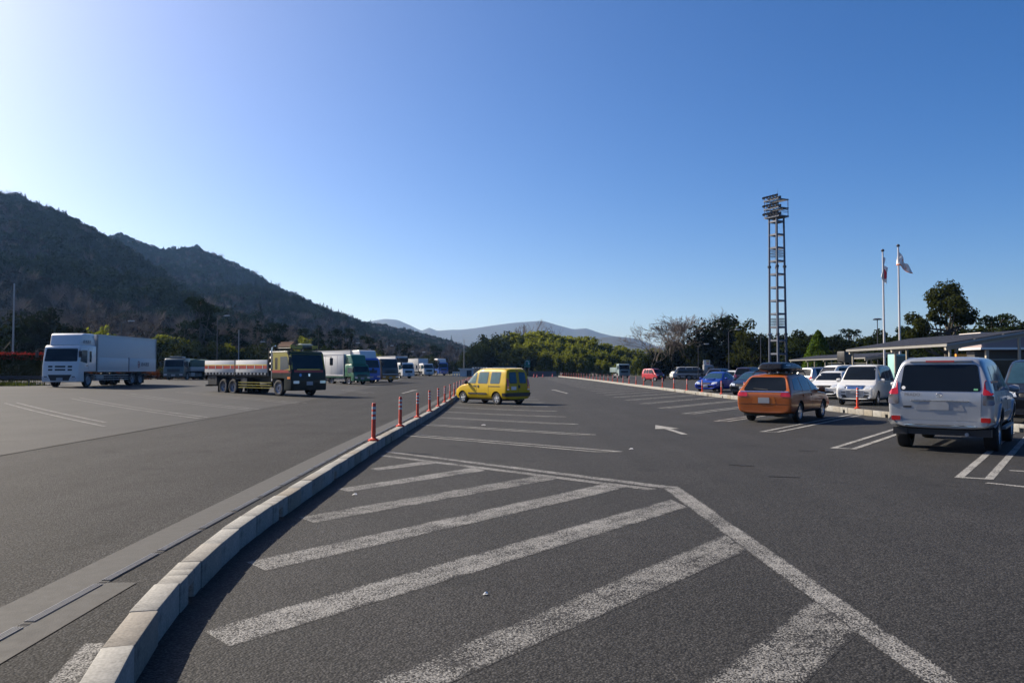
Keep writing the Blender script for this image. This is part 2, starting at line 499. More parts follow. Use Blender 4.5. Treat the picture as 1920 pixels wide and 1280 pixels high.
# far side bays behind the right kerb
for k in range(26):
    y = 34 + 4.4 * k
    st = Vector((kr(y) + .9, y))
    strip('stall_line', st, st + RD * 6.0, .13, A_PAINT2)
# truck bays
for a, b in (((9, 756), (198, 800)), ((31, 755), (197, 792)), ((133, 747), (375, 785)), ((150, 746), (392, 783)), ((226, 739), (470, 769)), ((243, 738), (486, 767.5)),
             ((330, 735), (560, 757)), ((345, 734.3), (575, 755.5)), ((-180, 772), (-20, 836)), ((-200, 776), (-45, 840)), ((640, 731), (690, 737.5)), ((650, 730), (702, 736.5))):
    strip('truck_bay_line', gp(*a), gp(*b), .13, A_PAINT3, h=.012)
# arrows
def arrow(tip, tail, w1=.16, w2=.34, hl=1.6, m=A_ARROW):
    t0, t1 = Vector(gp(*tip)[:2]), Vector(gp(*tail)[:2])
    d = (t0 - t1)
    L = d.length
    d.normalize()
    n = Vector((-d.y, d.x))
    f = lambda p: (p.x, p.y, gz(p.x, p.y) + .009)
    nk = t0 - d * min(hl, L * .45)
    vs = [f(t1 - n * w1 / 2), f(t1 + n * w1 / 2), f(nk + n * w1 / 2), f(nk - n * w1 / 2), f(nk - n * w2), f(nk + n * w2), f(t0)]
    MB().add(vs, [(0, 1, 2, 3), (4, 3, 2, 5, 6)]).build('lane_arrow', m, marks, fix=False)
arrow((1229, 797), (1284, 814.5))
arrow((1037, 730.5), (1064, 737.5))
arrow((779, 731), (754, 737.5))
# tar seams and dark scuffs in the surface
M_TAR = asphalt('tar_patch', .012, .05)
for a, b, wd in (((1365, 871), (1413, 874), .06), ((1440, 893), (1500, 895), .08), ((1495, 845), (1530, 846), .05), ((-10, 856), (285, 803.6), .05), ((285, 803.6), (500, 765.3), .04)):
    strip('tar_seam', gp(*a), gp(*b), wd, M_TAR, h=.0135)
# ------------------------------------------------------------------ litter
M_LIT = mat('white_litter', (.75, .75, .73), .6)
for (px, py, lab) in ((910, 1115, 'small crumpled white scrap lying between two hatch stripes'), (1183, 842, 'tiny white scrap on the asphalt below the lane arrow'),
                      (906, 797, 'tiny white scrap between stall lines below the yellow car'), (665, 928, 'tiny white scrap beside the left kerb shadow')):
    p = gp(px, py)
    s = .012 * max(1, p.y / 6)
    mb = MB().add([(-s * 1.6, -s, .002), (s * .2, -s * .8, .012), (s * 1.7, -s * .3, .004), (s, s, .016), (-s * .6, s * .8, .005), (0, 0, .02), (-s * 1.6, -s, 0), (s * 1.7, -s * .3, 0), (s, s, 0), (-s * .6, s * .8, 0)],
                  [(0, 1, 5), (1, 2, 5), (2, 3, 5), (3, 4, 5), (4, 0, 5), (6, 9, 8, 7)])
    o = mb.build('litter_scrap', M_LIT)
    o.location = (p.x, p.y, gz(p.x, p.y) + .006)
    tag(o, lab, 'litter', 'litter on the asphalt')
# ------------------------------------------------------------------ orange delineator posts
M_OR = mat('orange_post_plastic', (.56, .052, .016), .45, var=.1)
M_REF = mat('white_reflector', (.5, .5, .49), .35)
pm = MB().lathe([(0, .02), (.10, .02), (.1, .035), (.06, .05), (.043, .07), (.04, .74), (.034, .75), (0, .75)], 12).mesh('tube', M_OR, smooth=True)
bm_ = MB().lathe([(0, 0), (.115, 0), (.115, .02), (0, .02)], 12).mesh('base', M_OR)
rm = [MB().lathe([(.0405, z), (.0425, z), (.0425, z + .05), (.0405, z + .05)], 12).mesh('reflector_band', M_REF) for z in (.63, .53, .43)]
ORD = ['nearest', 'second', 'third', 'fourth', 'fifth', 'sixth', 'seventh', 'eighth', 'ninth', 'tenth', 'eleventh', 'twelfth', 'thirteenth', 'fourteenth', 'fifteenth', 'sixteenth', 'seventeenth', 'eighteenth',
       'nineteenth', 'twentieth', 'twenty-first', 'twenty-second', 'twenty-third', 'twenty-fourth', 'twenty-fifth', 'twenty-sixth', 'twenty-seventh', 'twenty-eighth', 'twenty-ninth', 'thirtieth',
       'thirty-first', 'thirty-second', 'thirty-third', 'thirty-fourth', 'thirty-fifth', 'thirty-sixth']
def post(x, y, z, lab, grp, lean=(0, 0)):
    t = thing('delineator_post', lab, 'bollard', (x, y, z), 0, grp)
    t.rotation_euler = (lean[0], lean[1], 0)
    link('base', bm_, t); tb = link('tube', pm, t)
    for r_ in rm: link('reflector_band', r_, t)
random.seed(4)
p0 = gp(699, 826, KH).y
for k in range(24):
    y = p0 + 4.26 * k
    x = kl(y) + .08
    post(x, y, gz(x, y) + KH, 'orange post with white bands on the left kerb, %s from the camera' % ORD[k], 'orange posts on the left kerb', (random.gauss(0, .012), random.gauss(0, .012)))
for k in range(35):
    y = 28.9 + 4.22 * k
    x = kr(y) + .08
    if y > 171: break
    post(x, y, gz(x, y) + KH, 'orange post with white bands on the right kerb, %s from the camera' % ORD[k], 'orange posts on the right kerb', (random.gauss(0, .015), random.gauss(0, .015)))
# ------------------------------------------------------------------ plants: prototypes
M_BARK = mat('bark', (0.0526, 0.0421, 0.0322), .9, var=.35, scale=8, bmp=.5, bscale=30)
M_TWIG = mat('bare_twigs', (0.0926, 0.0684, 0.0563), .9, var=.3, scale=5)
M_TWIGP = mat('pale_twigs', (0.1369, 0.1087, 0.0885), .9, var=.25, scale=5)
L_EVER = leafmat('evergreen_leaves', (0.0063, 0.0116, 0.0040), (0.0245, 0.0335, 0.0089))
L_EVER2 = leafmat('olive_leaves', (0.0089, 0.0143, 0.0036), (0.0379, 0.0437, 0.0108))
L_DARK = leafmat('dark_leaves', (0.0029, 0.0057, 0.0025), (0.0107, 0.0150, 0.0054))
L_BAM = leafmat('bamboo_leaves', (.048, .068, .008), (.17, .185, .022), trans=.5, scale=.3)
L_LIME = leafmat('bright_green_leaves', (0.0217, 0.0433, 0.0050), (0.0619, 0.0991, 0.0112), trans=.4)
L_PINE = leafmat('pine_needles', (0.0045, 0.0098, 0.0045), (0.0143, 0.0231, 0.0089), trans=.2)
L_RED = leafmat('red_photinia_leaves', (0.0991, 0.0074, 0.0062), (0.2229, 0.0279, 0.0186), trans=.4, scale=3)
L_HEDGE = leafmat('hedge_leaves', (0.0062, 0.0112, 0.0037), (0.0217, 0.0279, 0.0087), scale=2)
L_GRASS = leafmat('roadside_grass', (0.0310, 0.0464, 0.0074), (0.0867, 0.1053, 0.0186), trans=.4, scale=2)
L_RUST = leafmat('rusty_shrub_leaves', (0.0619, 0.0186, 0.0074), (0.1362, 0.0464, 0.0186), scale=2)
rng = random.Random(11)
def rdir(r=rng):
    while True:
        v = Vector((r.uniform(-1, 1), r.uniform(-1, 1), r.uniform(-1, 1)))
        if .05 < v.length < 1:
            return v.normalized()
def leaf(mb, c, n, s, r=rng, asp=.6):
    u = n.orthogonal().normalized()
    u.rotate(Matrix.Rotation(r.uniform(0, 6.28), 3, n))
    v = n.cross(u) * asp
    k = len(mb.v)
    mb.v += [tuple(c - u * s), tuple(c - v * s * .8 + u * s * .1), tuple(c + u * s), tuple(c + v * s * .8 - u * s * .1)]
    mb.f.append((k, k + 1, k + 2, k + 3))
def clumps(mb, centres, per, size, flat=.75, r=rng):
    """leaf faces over the shell of many clumps"""
    for c, rad in centres:
        for _ in range(per):
            d = rdir(r)
            q = Vector((d.x, d.y, d.z * flat)) * rad * (.55 + .5 * r.random())
            n = (d + rdir(r) * .9 + Vector((0, 0, .25))).normalized()
            leaf(mb, c + q, n, size * r.uniform(.6, 1.35), r)
def limbs(mb, base, top, r0, targets, r=rng):
    pts = [base.lerp(top, t) + Vector((r.uniform(-.12, .12), r.uniform(-.12, .12), 0)) * (1 if 0 < t < 1 else 0) for t in (0, .3, .6, 1)]
    mb.tube(pts, [r0 * 1.25, r0, r0 * .8, r0 * .55], 7)
    for c, rad in targets:
        s = pts[2].lerp(pts[3], r.uniform(-.6, .9))
        m = s.lerp(c, .5) + Vector((0, 0, -.12 * (c - s).length))
        mb.tube([s, m, c], [r0 * .42, r0 * .28, r0 * .1], 5)
def broadleaf(h, wd, low, n, per, size, lm, seed, top=.9, name='tree'):
    """crown of many uneven clumps in an ellipsoid, trunk and limbs"""
    r = random.Random(seed)
    zc, hz = h * (1 + low) / 2, h * (1 - low) / 2
    cs = []
    while len(cs) < n:
        d = rdir(r)
        k = r.uniform(.45, .95)
        c = Vector((d.x * wd / 2 * k, d.y * wd / 2 * k, zc + d.z * hz * k * .92))
        rad = wd * r.uniform(.11, .2)
        if c.z + rad * .7 > h * 1.02: c.z = h - rad * .7
        cs.append((c, rad))
    a, b = MB(), MB()
    limbs(a, Vector((0, 0, -.1)), Vector((r.uniform(-.3, .3), r.uniform(-.3, .3), zc)), h * .022 + .05, cs[:9], r)
    clumps(b, cs, per, size, r=r)
    return [('trunk', a.mesh('trunk', M_BARK, smooth=True, fix=False)), ('crown', b.mesh('crown', lm, fix=False))]
def conifer(h, wd, seed, per=34, lm=None, low=.12):
    r = random.Random(seed)
    a, b = MB(), MB()
    a.tube([(0, 0, -.1), (0, 0, h * .5), (.05, 0, h)], [h * .016 + .05, h * .012 + .02, .01], 6)
    z = h * low
    while z < h:
        t = (z - h * low) / (h * (1 - low))
        rad = wd / 2 * (1 - t) ** .8 * r.uniform(.75, 1.15) + .15
        for k in range(max(3, int(6 * (1 - t) + 2))):
            an = r.uniform(0, 6.28)
            e = Vector((math.cos(an) * rad, math.sin(an) * rad, z - rad * .18))
            a.tube([(0, 0, z), e], [.03, .008], 3, cap=False)
            for _ in range(per // 4):
                q = Vector((0, 0, z)).lerp(e, r.uniform(.3, 1.05)) + rdir(r) * rad * .16
                leaf(b, q, (Vector((0, 0, 1)) + rdir(r) * .9).normalized(), h * .036 * r.uniform(.6, 1.3), r, .6)
        z += h * .055
    return [('trunk', a.mesh('trunk', M_BARK, smooth=True, fix=False)), ('crown', b.mesh('crown', lm or L_PINE, fix=False))]
def pine(h, wd, seed):
    """flat layered pine"""
    r = random.Random(seed)
    cs = []
    for k in range(15):
        z = h * r.uniform(.35, .97)
        rad = wd / 2 * (1.1 - (z / h) ** 2 * .75) * r.uniform(.3, 1)
        an = r.uniform(0, 6.28)
        cs.append((Vector((math.cos(an) * rad, math.sin(an) * rad, z)), wd * r.uniform(.14, .23)))
    a, b = MB(), MB()
    limbs(a, Vector((0, 0, -.1)), Vector((.2, 0, h * .92)), h * .02 + .04, cs, r)
    clumps(b, cs, 130, .2, .38, r)
    return [('trunk', a.mesh('trunk', M_BARK, smooth=True, fix=False)), ('crown', b.mesh('crown', L_PINE, fix=False))]
def bare(h, wd, seed, m=None, depth=5, spread=.62, fine=1.0):
    r = random.Random(seed)
    a, b = MB(), MB()
    def grow(p, d, L, rad, lev):
        q = p
        pts, rr = [p], [rad]
        for k in range(3):
            d = (d + rdir(r) * .16 + Vector((0, 0, .05))).normalized()
            q = q + d * L / 3
            pts.append(q); rr.append(rad * (1 - .2 * (k + 1)))
        (a if lev < 2 else b).tube(pts, rr, 6 if lev < 2 else 3, cap=False)
        if lev >= depth: return
        for _ in range(3 if lev < 3 else (2 if r.random() < .35 * fine else 3)):
            nd = (d + rdir(r) * spread + Vector((0, 0, .12))).normalized()
            nd.x *= wd; nd.y *= wd
            grow(q if r.random() < .6 else pts[2], nd.normalized(), L * r.uniform(.58, .85), max(rad * .55, .018), lev + 1)
    grow(Vector((0, 0, -.1)), Vector((0, 0, 1)), h * .3, h * .016 + .02, 0)
    zt = max(p[2] for p in b.v)
    for mb in (a, b):
        mb.v = [(p[0] * h / zt, p[1] * h / zt, p[2] * h / zt) for p in mb.v]
    return [('trunk', a.mesh('trunk', M_BARK, smooth=True, fix=False)), ('twigs', b.mesh('twigs', m or M_TWIG, fix=False))]
def bamboo(h, seed, n=15, lm=None):
    r = random.Random(seed)
    a, b = MB(), MB()
    for k in range(n):
        an, rr = r.uniform(0, 6.28), r.uniform(.1, 2.0)
        p = Vector((math.cos(an) * rr, math.sin(an) * rr, -.1))
        hh = h * r.uniform(.72, 1.0)
        la, lo = r.uniform(0, 6.28), r.uniform(.06, .22) * h
        pts = [p + Vector((math.cos(la) * lo * t ** 2.6, math.sin(la) * lo * t ** 2.6, hh * (t - .08 * t ** 4))) for t in (0, .25, .5, .7, .85, 1)]
        a.tube(pts, [.05, .045, .04, .03, .018, .006], 4, cap=False)
        for j in range(46):
            t = .10 + .92 * r.random() ** .8
            i = min(4, int(t * 5))
            c = pts[i].lerp(pts[i + 1], min(1, t * 5 - i)) if t < 1 else pts[-1]
            rad = (.35 + 1.1 * math.sin(math.pi * min(1, max(0, (t - .2) / .9)))) * .8
            o = rdir(r) * rad * r.uniform(.2, 1)
            cc = c + Vector((o.x, o.y, o.z * .5 - .12 * rad))
            for _ in range(4):
                leaf(b, cc + rdir(r) * .28, (rdir(r) + Vector((0, 0, .7))).normalized(), .33 * r.uniform(.6, 1.3), r, .5)
    return [('culms', a.mesh('culms', mat('bamboo_culm', (.16, .17, .05), .5), smooth=True, fix=False)), ('crown', b.mesh('crown', lm or L_BAM, fix=False))]
def shrub(wd, h, seed, lm, per=110, n=9, size=.12):
    r = random.Random(seed)
    cs = [(Vector((r.uniform(-.3, .3) * wd, r.uniform(-.3, .3) * wd, h * r.uniform(.25, .75))), wd * r.uniform(.18, .28)) for _ in range(n)]
    a, b = MB(), MB()
    for c, _ in cs[:5]: a.tube([(0, 0, -.05), c], [.04, .015], 4)
    clumps(b, cs, per, size, .8, r)
    return [('stems', a.mesh('stems', M_BARK, fix=False)), ('foliage', b.mesh('foliage', lm, fix=False))]
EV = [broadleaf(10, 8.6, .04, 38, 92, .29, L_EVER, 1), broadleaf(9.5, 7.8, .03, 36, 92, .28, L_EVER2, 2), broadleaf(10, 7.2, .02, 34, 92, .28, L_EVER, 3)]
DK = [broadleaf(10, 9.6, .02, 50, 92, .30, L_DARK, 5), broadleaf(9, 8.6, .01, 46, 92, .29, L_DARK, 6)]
CO = [conifer(10, 5.2, 7), conifer(12, 4.4, 8), conifer(9, 5.0, 9, lm=L_LIME, low=.03, per=44)]
def conetree(h, wd, seed, lm):
    r = random.Random(seed)
    a, b = MB(), MB()
    a.tube([(0, 0, -.1), (0, 0, h * .8)], [.16, .04], 6)
    for _ in range(3400):
        t = r.random() ** 1.3
        an = r.uniform(0, 6.28)
        rad = wd / 2 * (1 - t) ** .62 * (.82 + .22 * noise.noise(Vector((math.cos(an) * 2.2, math.sin(an) * 2.2, t * 7 + seed)))) * r.uniform(.8, 1.05)
        leaf(b, Vector((math.cos(an) * rad, math.sin(an) * rad, h * (.03 + .97 * t))), (Vector((math.cos(an), math.sin(an), .5)) + rdir(r) * .8).normalized(), .2 * r.uniform(.6, 1.3), r)
    return [('trunk', a.mesh('trunk', M_BARK, smooth=True, fix=False)), ('crown', b.mesh('crown', lm, fix=False))]
PI = [pine(9, 6.5, 21), pine(8, 5.5, 22)]
BA = [bare(10, 1.15, 31, None, 5), bare(9, 1.35, 32, None, 5), bare(10.5, 1.0, 33, None, 5)]
BP = [bare(10, 1.2, 35, M_TWIGP, 6), bare(9, 1.3, 36, M_TWIGP, 6)]
BM = [bamboo(9, 41), bamboo(8, 42), bamboo(9.5, 43, 11)]
SH = [shrub(2.6, 2.0, 51, L_EVER2), shrub(2.8, 1.8, 52, L_LIME), shrub(2.2, 1.7, 53, L_EVER), shrub(2.6, 1.5, 54, L_RUST)]
def plant(name, proto, x, y, s, label, cat='tree', group=None, z=None, rz=None, sx=1.0):
    t = thing(name, label, cat, (x, y, (gz(x, y) - .03) if z is None else z), rng.uniform(0, 6.28) if rz is None else rz, group)
    t.scale = (s * sx, s * sx, s)
    for n, me in proto:
        o = link(n, me, t)
        if n == 'twigs': o['kind'] = 'stuff'
    return t
def plant_px(name, proto, ph, px, top, Y, label, group=None, cat='tree', sx=1.0):
    p = at(px, top, Y)
    z = gz(p.x, p.y) - .03
    return plant(name, proto, p.x, p.y, (p.z - z) / ph, label, cat, group, sx=sx)
rng = random.Random(77)
FROML = ['first'] + ORD[1:]
def near(px):
    for lim, s in ((60, 'by the left edge'), (165, 'behind the white truck cab'), (300, 'above the white truck box'), (390, 'above the tarpaulin truck'), (515, 'above the flatbed truck bed'), (620, 'above the flatbed truck cab'), (700, 'above the green truck'),
                   (790, 'above the refrigerated truck'), (880, 'beyond the end of the truck row'), (965, 'above the yellow van'), (1020, 'behind the green sign'), (1090, 'in the middle of the far grove'), (1150, 'left of the pale dump truck'),
                   (1205, 'behind the pale dump truck'), (1250, 'behind the red car'), (1310, 'behind the black dump truck'), (1380, 'behind the blue sedan'), (1440, 'left of the light tower'), (1500, 'behind the light tower'),
                   (1580, 'behind the far canopy'), (1660, 'left of the flagpoles'), (1740, 'right of the flagpoles'), (1850, 'below the big spreading tree')):
        if px < lim: return s
    return 'by the right edge'
# ---- right-hand side, one by one
PB = 'pale bare trees between the bamboo and the dark evergreens'
plant_px('bare_tree', BP[0], 10, 1218, 600, 128, 'slender pale bare tree left of the other bare trees, above the red car', PB, sx=1.0)
plant_px('bare_tree', BP[1], 9, 1262, 590, 132, 'bare tree with fine twigs second from the left of the pale ones', PB, sx=1.3)
plant_px('bare_tree', BP[0], 10, 1300, 573, 134, 'tallest bare tree with a wide fan of twigs beside the dark round tree', PB, sx=1.35)
plant_px('bare_tree', BP[1], 9, 1283, 584, 136, 'bare tree third from the left of the pale ones, just left of the tallest', PB, sx=1.3)
plant_px('bare_tree', BP[0], 10, 1240, 598, 134, 'low bare tree between the slender pale one and its neighbour', PB, sx=1.2)
plant_px('bare_tree', BP[1], 9, 1318, 582, 138, 'bare tree partly hidden by the dark dome evergreen', PB, sx=1.2)
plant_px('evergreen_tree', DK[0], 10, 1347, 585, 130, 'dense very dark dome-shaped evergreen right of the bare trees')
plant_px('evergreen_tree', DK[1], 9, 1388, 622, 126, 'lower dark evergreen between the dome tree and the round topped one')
plant_px('evergreen_tree', EV[1], 9.5, 1412, 592, 112, 'round topped evergreen with a pale forked trunk left of the light tower', sx=.8)
plant_px('evergreen_tree', EV[0], 10, 1310, 625, 138, 'half hidden evergreen below the tallest bare tree')
plant_px('evergreen_tree', EV[2], 10, 1268, 630, 140, 'half hidden evergreen below the middle bare tree')
plant_px('evergreen_tree', EV[2], 10, 1490, 612, 124, 'evergreen just right of the light tower', sx=1.1)
plant_px('evergreen_tree', EV[0], 10, 1512, 620, 130, 'dark evergreen between the light tower and the bright green tree')
plant_px('bright_green_tree', conetree(6.5, 5.6, 3, L_LIME), 6.5, 1534, 620, 92, 'bright green cone-shaped tree left of the low solar canopy')
plant_px('evergreen_tree', EV[2], 10, 1556, 624, 120, 'dark evergreen behind the bright green cone tree')
plant_px('pine_tree', PI[0], 9, 1590, 612, 110, 'layered pine above the far solar canopy')
plant_px('evergreen_tree', EV[0], 10, 1618, 640, 122, 'low evergreen right of the layered pine')
plant_px('evergreen_tree', EV[2], 10, 1643, 610, 100, 'dark evergreen under the round lamp behind the left flagpole')
plant_px('evergreen_tree', DK[1], 9, 1672, 622, 104, 'dark evergreen between the two flagpoles')
plant_px('pine_tree', PI[1], 8, 1702, 611, 96, 'small pine right of the right flagpole')
plant_px('evergreen_tree', DK[0], 10, 1735, 622, 92, 'dark evergreen at the foot of the big spreading tree, left side')
plant_px('evergreen_tree', EV[0], 10, 1815, 590, 90, 'dark evergreen at the foot of the big spreading tree, right side')
plant_px('pine_tree', PI[0], 9, 1862, 584, 92, 'pine right of the big spreading tree above the canopy')
plant_px('evergreen_tree', EV[1], 9.5, 1888, 583, 96, 'olive evergreen beside the pine near the right edge')
plant_px('evergreen_tree', EV[2], 10, 1922, 586, 90, 'evergreen cut by the right edge above the pink building')
plant_px('evergreen_tree', EV[0], 10, 1975, 580, 96, 'evergreen just outside the right edge behind the pink building')
plant_px('evergreen_tree', DK[1], 9, 1545, 650, 132, 'low dark evergreen filling the gap behind the far canopy')
plant_px('evergreen_tree', DK[0], 10, 1450, 625, 138, 'dark evergreen directly behind the light tower')
GR = 'evergreens filling the wood behind the parked cars'
for k in range(61):
    px = 1225 + (k * 13.6 if k < 54 else 734 + (k - 54) * 40) + rng.uniform(-8, 8)
    top = interp([(1225, 655), (1300, 640), (1420, 635), (1480, 626), (1600, 628), (1700, 624), (1800, 614), (1960, 606), (3200, 590)], px) + rng.uniform(-8, 12)
    Y = interp([(1225, 140), (1450, 122), (1700, 92), (1960, 84), (3200, 60)], px) + rng.uniform(-5, 8)
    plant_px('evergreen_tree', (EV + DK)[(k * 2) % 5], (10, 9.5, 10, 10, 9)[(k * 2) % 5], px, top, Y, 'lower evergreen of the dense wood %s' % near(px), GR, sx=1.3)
# the big tree with holes in its crown
def bigtree():
    r = random.Random(5)
    spec = [(0.35, 9.0, 1.45), (-.6, 8.6, 1.0), (1.2, 8.5, 1.05), (2.1, 7.7, 1.0), (2.75, 6.9, .85), (1.5, 7.3, 1.15), (.2, 7.6, 1.15), (-.9, 7.5, .8), (3.2, 6.4, .55), (2.0, 6.5, .8),
            (-2.5, 6.5, .8), (-3.0, 5.8, .75), (-2.2, 5.6, .8), (-1.7, 6.6, .55), (-3.3, 5.0, .5), (-2.4, 4.9, .6), (-3.9, 4.7, .28), (-1.0, 6.2, .6), (.9, 6.4, .7), (-.2, 8.2, .8), (1.0, 9.2, .8)]
    cs = [(Vector((x, r.uniform(-1.6, 1.6), z)), rad) for x, z, rad in spec]
    a, b = MB(), MB()
    limbs(a, Vector((0, 0, -.1)), Vector((.2, 0, 5.6)), .3, cs[:16], r)
    for c, rad in cs: clumps(b, [(c, rad)], int(330 * rad + 40), .17, .85, r)
    return [('trunk', a.mesh('trunk', M_BARK, smooth=True, fix=False)), ('crown', b.mesh('crown', L_EVER2, fix=False))]
p = at(1772, 527, 80)
plant('spreading_tree', bigtree(), p.x, p.y, (p.z) / 10.0, 'tall spreading tree with gaps in its crown rising above the solar canopy', rz=0)
# ---- bamboo grove beyond the far end of the car park
GB = 'bamboo clumps of the grove at the far end'
gtop = [(870, 668), (890, 640), (925, 628), (960, 616), (1000, 612), (1050, 612), (1080, 618), (1110, 630), (1150, 640), (1190, 648), (1230, 640)]
for k in range(96):
    px = 880 + (k * 137.5) % 350 + rng.uniform(-6, 6)
    row = k % 3
    top = interp(gtop, px) + (0, 18, 36)[row] + rng.uniform(-3, 9)
    Y = (216, 204, 194)[row] + rng.uniform(-4, 4)
    if 895 < px < 1000 and rng.random() < .45: continue
    plant_px('bamboo_clump', BM[k % 3], (9, 8, 9.5)[k % 3], px, top, Y, 'bamboo in the %s row of the grove, %s' % (('back', 'middle', 'front')[row], near(px)), GB, 'bamboo', sx=rng.uniform(.85, 1.15))
GE = 'dark evergreens growing among the bamboo'
GEX = sorted((905, 925, 945, 880, 918, 952, 1000, 985, 965, 1035, 1085, 1130, 1060, 1180, 1215, 1240))
for px, top, Y in ((905, 628, 190), (925, 620, 200), (945, 612, 212), (880, 650, 186), (918, 655, 180), (952, 650, 182), (1000, 622, 222), (985, 640, 190), (965, 660, 180), (1035, 640, 224), (1085, 640, 222), (1130, 660, 220), (1060, 660, 214), (1180, 665, 214), (1215, 660, 180), (1240, 655, 170)):
    plant_px('evergreen_tree', (EV + DK)[int(px) % 5], (10, 9.5, 10, 10, 9)[int(px) % 5], px, top, Y, 'dark evergreen among the bamboo of the far grove, %s from the left' % FROML[GEX.index(px)], GE, sx=.9)
for px, top in ((990, 596), (975, 604), (1045, 606)):
    plant_px('bare_tree', BA[px % 3], (10, 9, 10.5)[px % 3], px, top, 226, 'thin bare tree poking up behind the %s' % {990: 'middle of the bamboo grove', 975: 'dark left part of the grove', 1045: 'crest of the bamboo grove'}[px])
# ---- trees at the foot of the hill on the left
GL1, GL2, GL3 = 'bare brown trees at the foot of the hill', 'dark conifers behind the truck park', 'evergreens behind the truck park'
plant_px('evergreen_tree', DK[0], 10, 78, 572, 92, 'big dark rounded evergreen behind the white truck cab', sx=1.05)
plant_px('evergreen_tree', DK[1], 9, 118, 600, 90, 'lower dark rounded evergreen touching the fairing of the white truck', sx=.95)
plant_px('evergreen_tree', DK[1], 9, 20, 590, 96, 'dark evergreen behind the tall lamp pole at the left edge')
plant_px('pine_tree', PI[1], 8, 22, 612, 74, 'small layered pine behind the lamp pole at the left edge')
plant_px('pine_tree', PI[0], 9, 378, 553, 120, 'tall layered pine above the flatbed truck bed')
plant_px('conifer_tree', CO[1], 12, 395, 580, 124, 'slim conifer right of the tall layered pine')
for k in range(46):
    px = 60 + k * 17.3 + rng.uniform(-8, 8)
    top = interp([(60, 575), (200, 575), (330, 590), (500, 590), (650, 622), (850, 655)], px) + rng.uniform(-8, 14)
    Y = interp([(60, 130), (500, 150), (850, 215)], px) + rng.uniform(-10, 10)
    plant_px('bare_tree', BA[k % 3], (10, 9, 10.5)[k % 3], px, top, Y, 'bare brown tree at the hill foot, %s' % near(px), GL1)
for k in range(26):
    px = 330 + k * 20.5 + rng.uniform(-9, 9)
    top = interp([(330, 610), (520, 600), (620, 615), (700, 632), (860, 662)], px) + rng.uniform(-8, 16)
    Y = interp([(330, 122), (600, 150), (860, 205)], px) + rng.uniform(-6, 10)
    plant_px('conifer_tree' if k % 3 else 'pine_tree', (PI[0], CO[0], CO[1])[k % 3], (9, 10, 12)[k % 3], px, top, Y, ('dark conifer in the belt behind the trucks, %s from the left' % FROML[k - 1 - k // 3]) if k % 3 else ('dark pine in the belt behind the trucks, %s from the left' % FROML[k // 3]), GL2 if k % 3 else 'dark pines behind the truck park')
for k in range(34):
    px = -20 + k * 27 + rng.uniform(-9, 9)
    top = interp([(-20, 625), (330, 632), (600, 645), (900, 672)], px) + rng.uniform(-6, 12)
    Y = interp([(-20, 104), (330, 112), (600, 135), (860, 186)], px) + rng.uniform(-5, 8)
    plant_px('evergreen_tree', EV[k % 3], (10, 9.5, 10)[k % 3], px, top, Y, 'small evergreen of the belt at the hill foot, %s' % near(px), GL3)
GS = 'pale green bamboo by the truck park'
for px, top in ((178, 605), (290, 622), (312, 618), (330, 624), (404, 628), (418, 634), (445, 650), (566, 622), (575, 630), (700, 655)):
    plant_px('bamboo_clump', BM[int(px) % 3], (9, 8, 9.5)[int(px) % 3], px, top, interp([(178, 112), (700, 140)], px), 'yellow-green bamboo sprouting behind the parked trucks, %s from the left' % FROML[[178, 290, 312, 330, 404, 418, 445, 566, 575, 700].index(px)], GS, 'bamboo')
# low rust-leaved hedge behind the truck bays and low shrubs
for k in range(40):
    px = 140 + k * 13
    Y = interp([(140, 93), (400, 96), (660, 112)], px)
    p = at(px, 700, Y)
    plant('low_shrub', SH[(3, 0, 3, 2)[k % 4]], p.x, p.y, .8, 'low %s shrub behind the truck bays, %s' % (('rusty', 'olive', 'rusty', 'green')[k % 4], near(px)), 'shrub', 'low shrubs behind the truck bays')
for k in range(16):
    px = 1255 + k * 30
    p = at(px, 700, interp([(1255, 146), (1700, 100)], px))
    plant('low_shrub', SH[(0, 2, 3, 0)[k % 4]], p.x, p.y, .9, 'low %s shrub under the evergreens, %s' % (('olive', 'green', 'rusty', 'olive')[k % 4], near(px)), 'shrub', 'low shrubs behind the parked cars')
# photinia hedge at the left edge
def hedge():
    r = random.Random(9)
    a, b, c = MB(), MB(), MB()
    x0, x1 = at(-60, 690, 59).x, at(84, 690, 63).x
    for k in range(40):
        x = lerp(x0, x1, k / 39)
        y = lerp(59, 63, k / 39)
        a.tube([(x, y, gz(x, y) - .05), (x, y, gz(x, y) + 1.6)], [.03, .015], 4)
    for k in range(11000):
        t = r.random()
        z = r.random()
        e = r.choice((-1, 1))
        q = Vector((lerp(x0, x1, t), lerp(59, 63, t) + e * (.55 + .15 * noise.noise(Vector((t * 40, z * 3, e)))), .35 + 1.95 * z))
        if r.random() < .2: q = Vector((lerp(x0, x1, t), lerp(59, 63, t) + r.uniform(-.5, .5), 2.3))
        leaf(b, q + Vector((0, 0, gz(q.x, q.y))), (rdir(r) + Vector((0, -e, .2))).normalized(), .085 * r.uniform(.7, 1.4), r)
    for k in range(4200):
        t = r.random()
        q = Vector((lerp(x0, x1, t), lerp(59, 63, t) + r.uniform(-.62, .62), 2.25 + .35 * abs(noise.noise(Vector((t * 90, 0, 0)))) + r.uniform(-.32, .12)))
        leaf(c, q + Vector((0, 0, gz(q.x, q.y))), (rdir(r) + Vector((0, 0, .3))).normalized(), .075 * r.uniform(.7, 1.4), r)
    t = thing('photinia_hedge', 'clipped dark hedge with red new leaves left of the white truck', 'hedge')
    a.build('stems', M_BARK, t, fix=False); b.build('foliage', L_HEDGE, t, fix=False); c.build('red_shoots', L_RED, t, fix=False)
hedge()
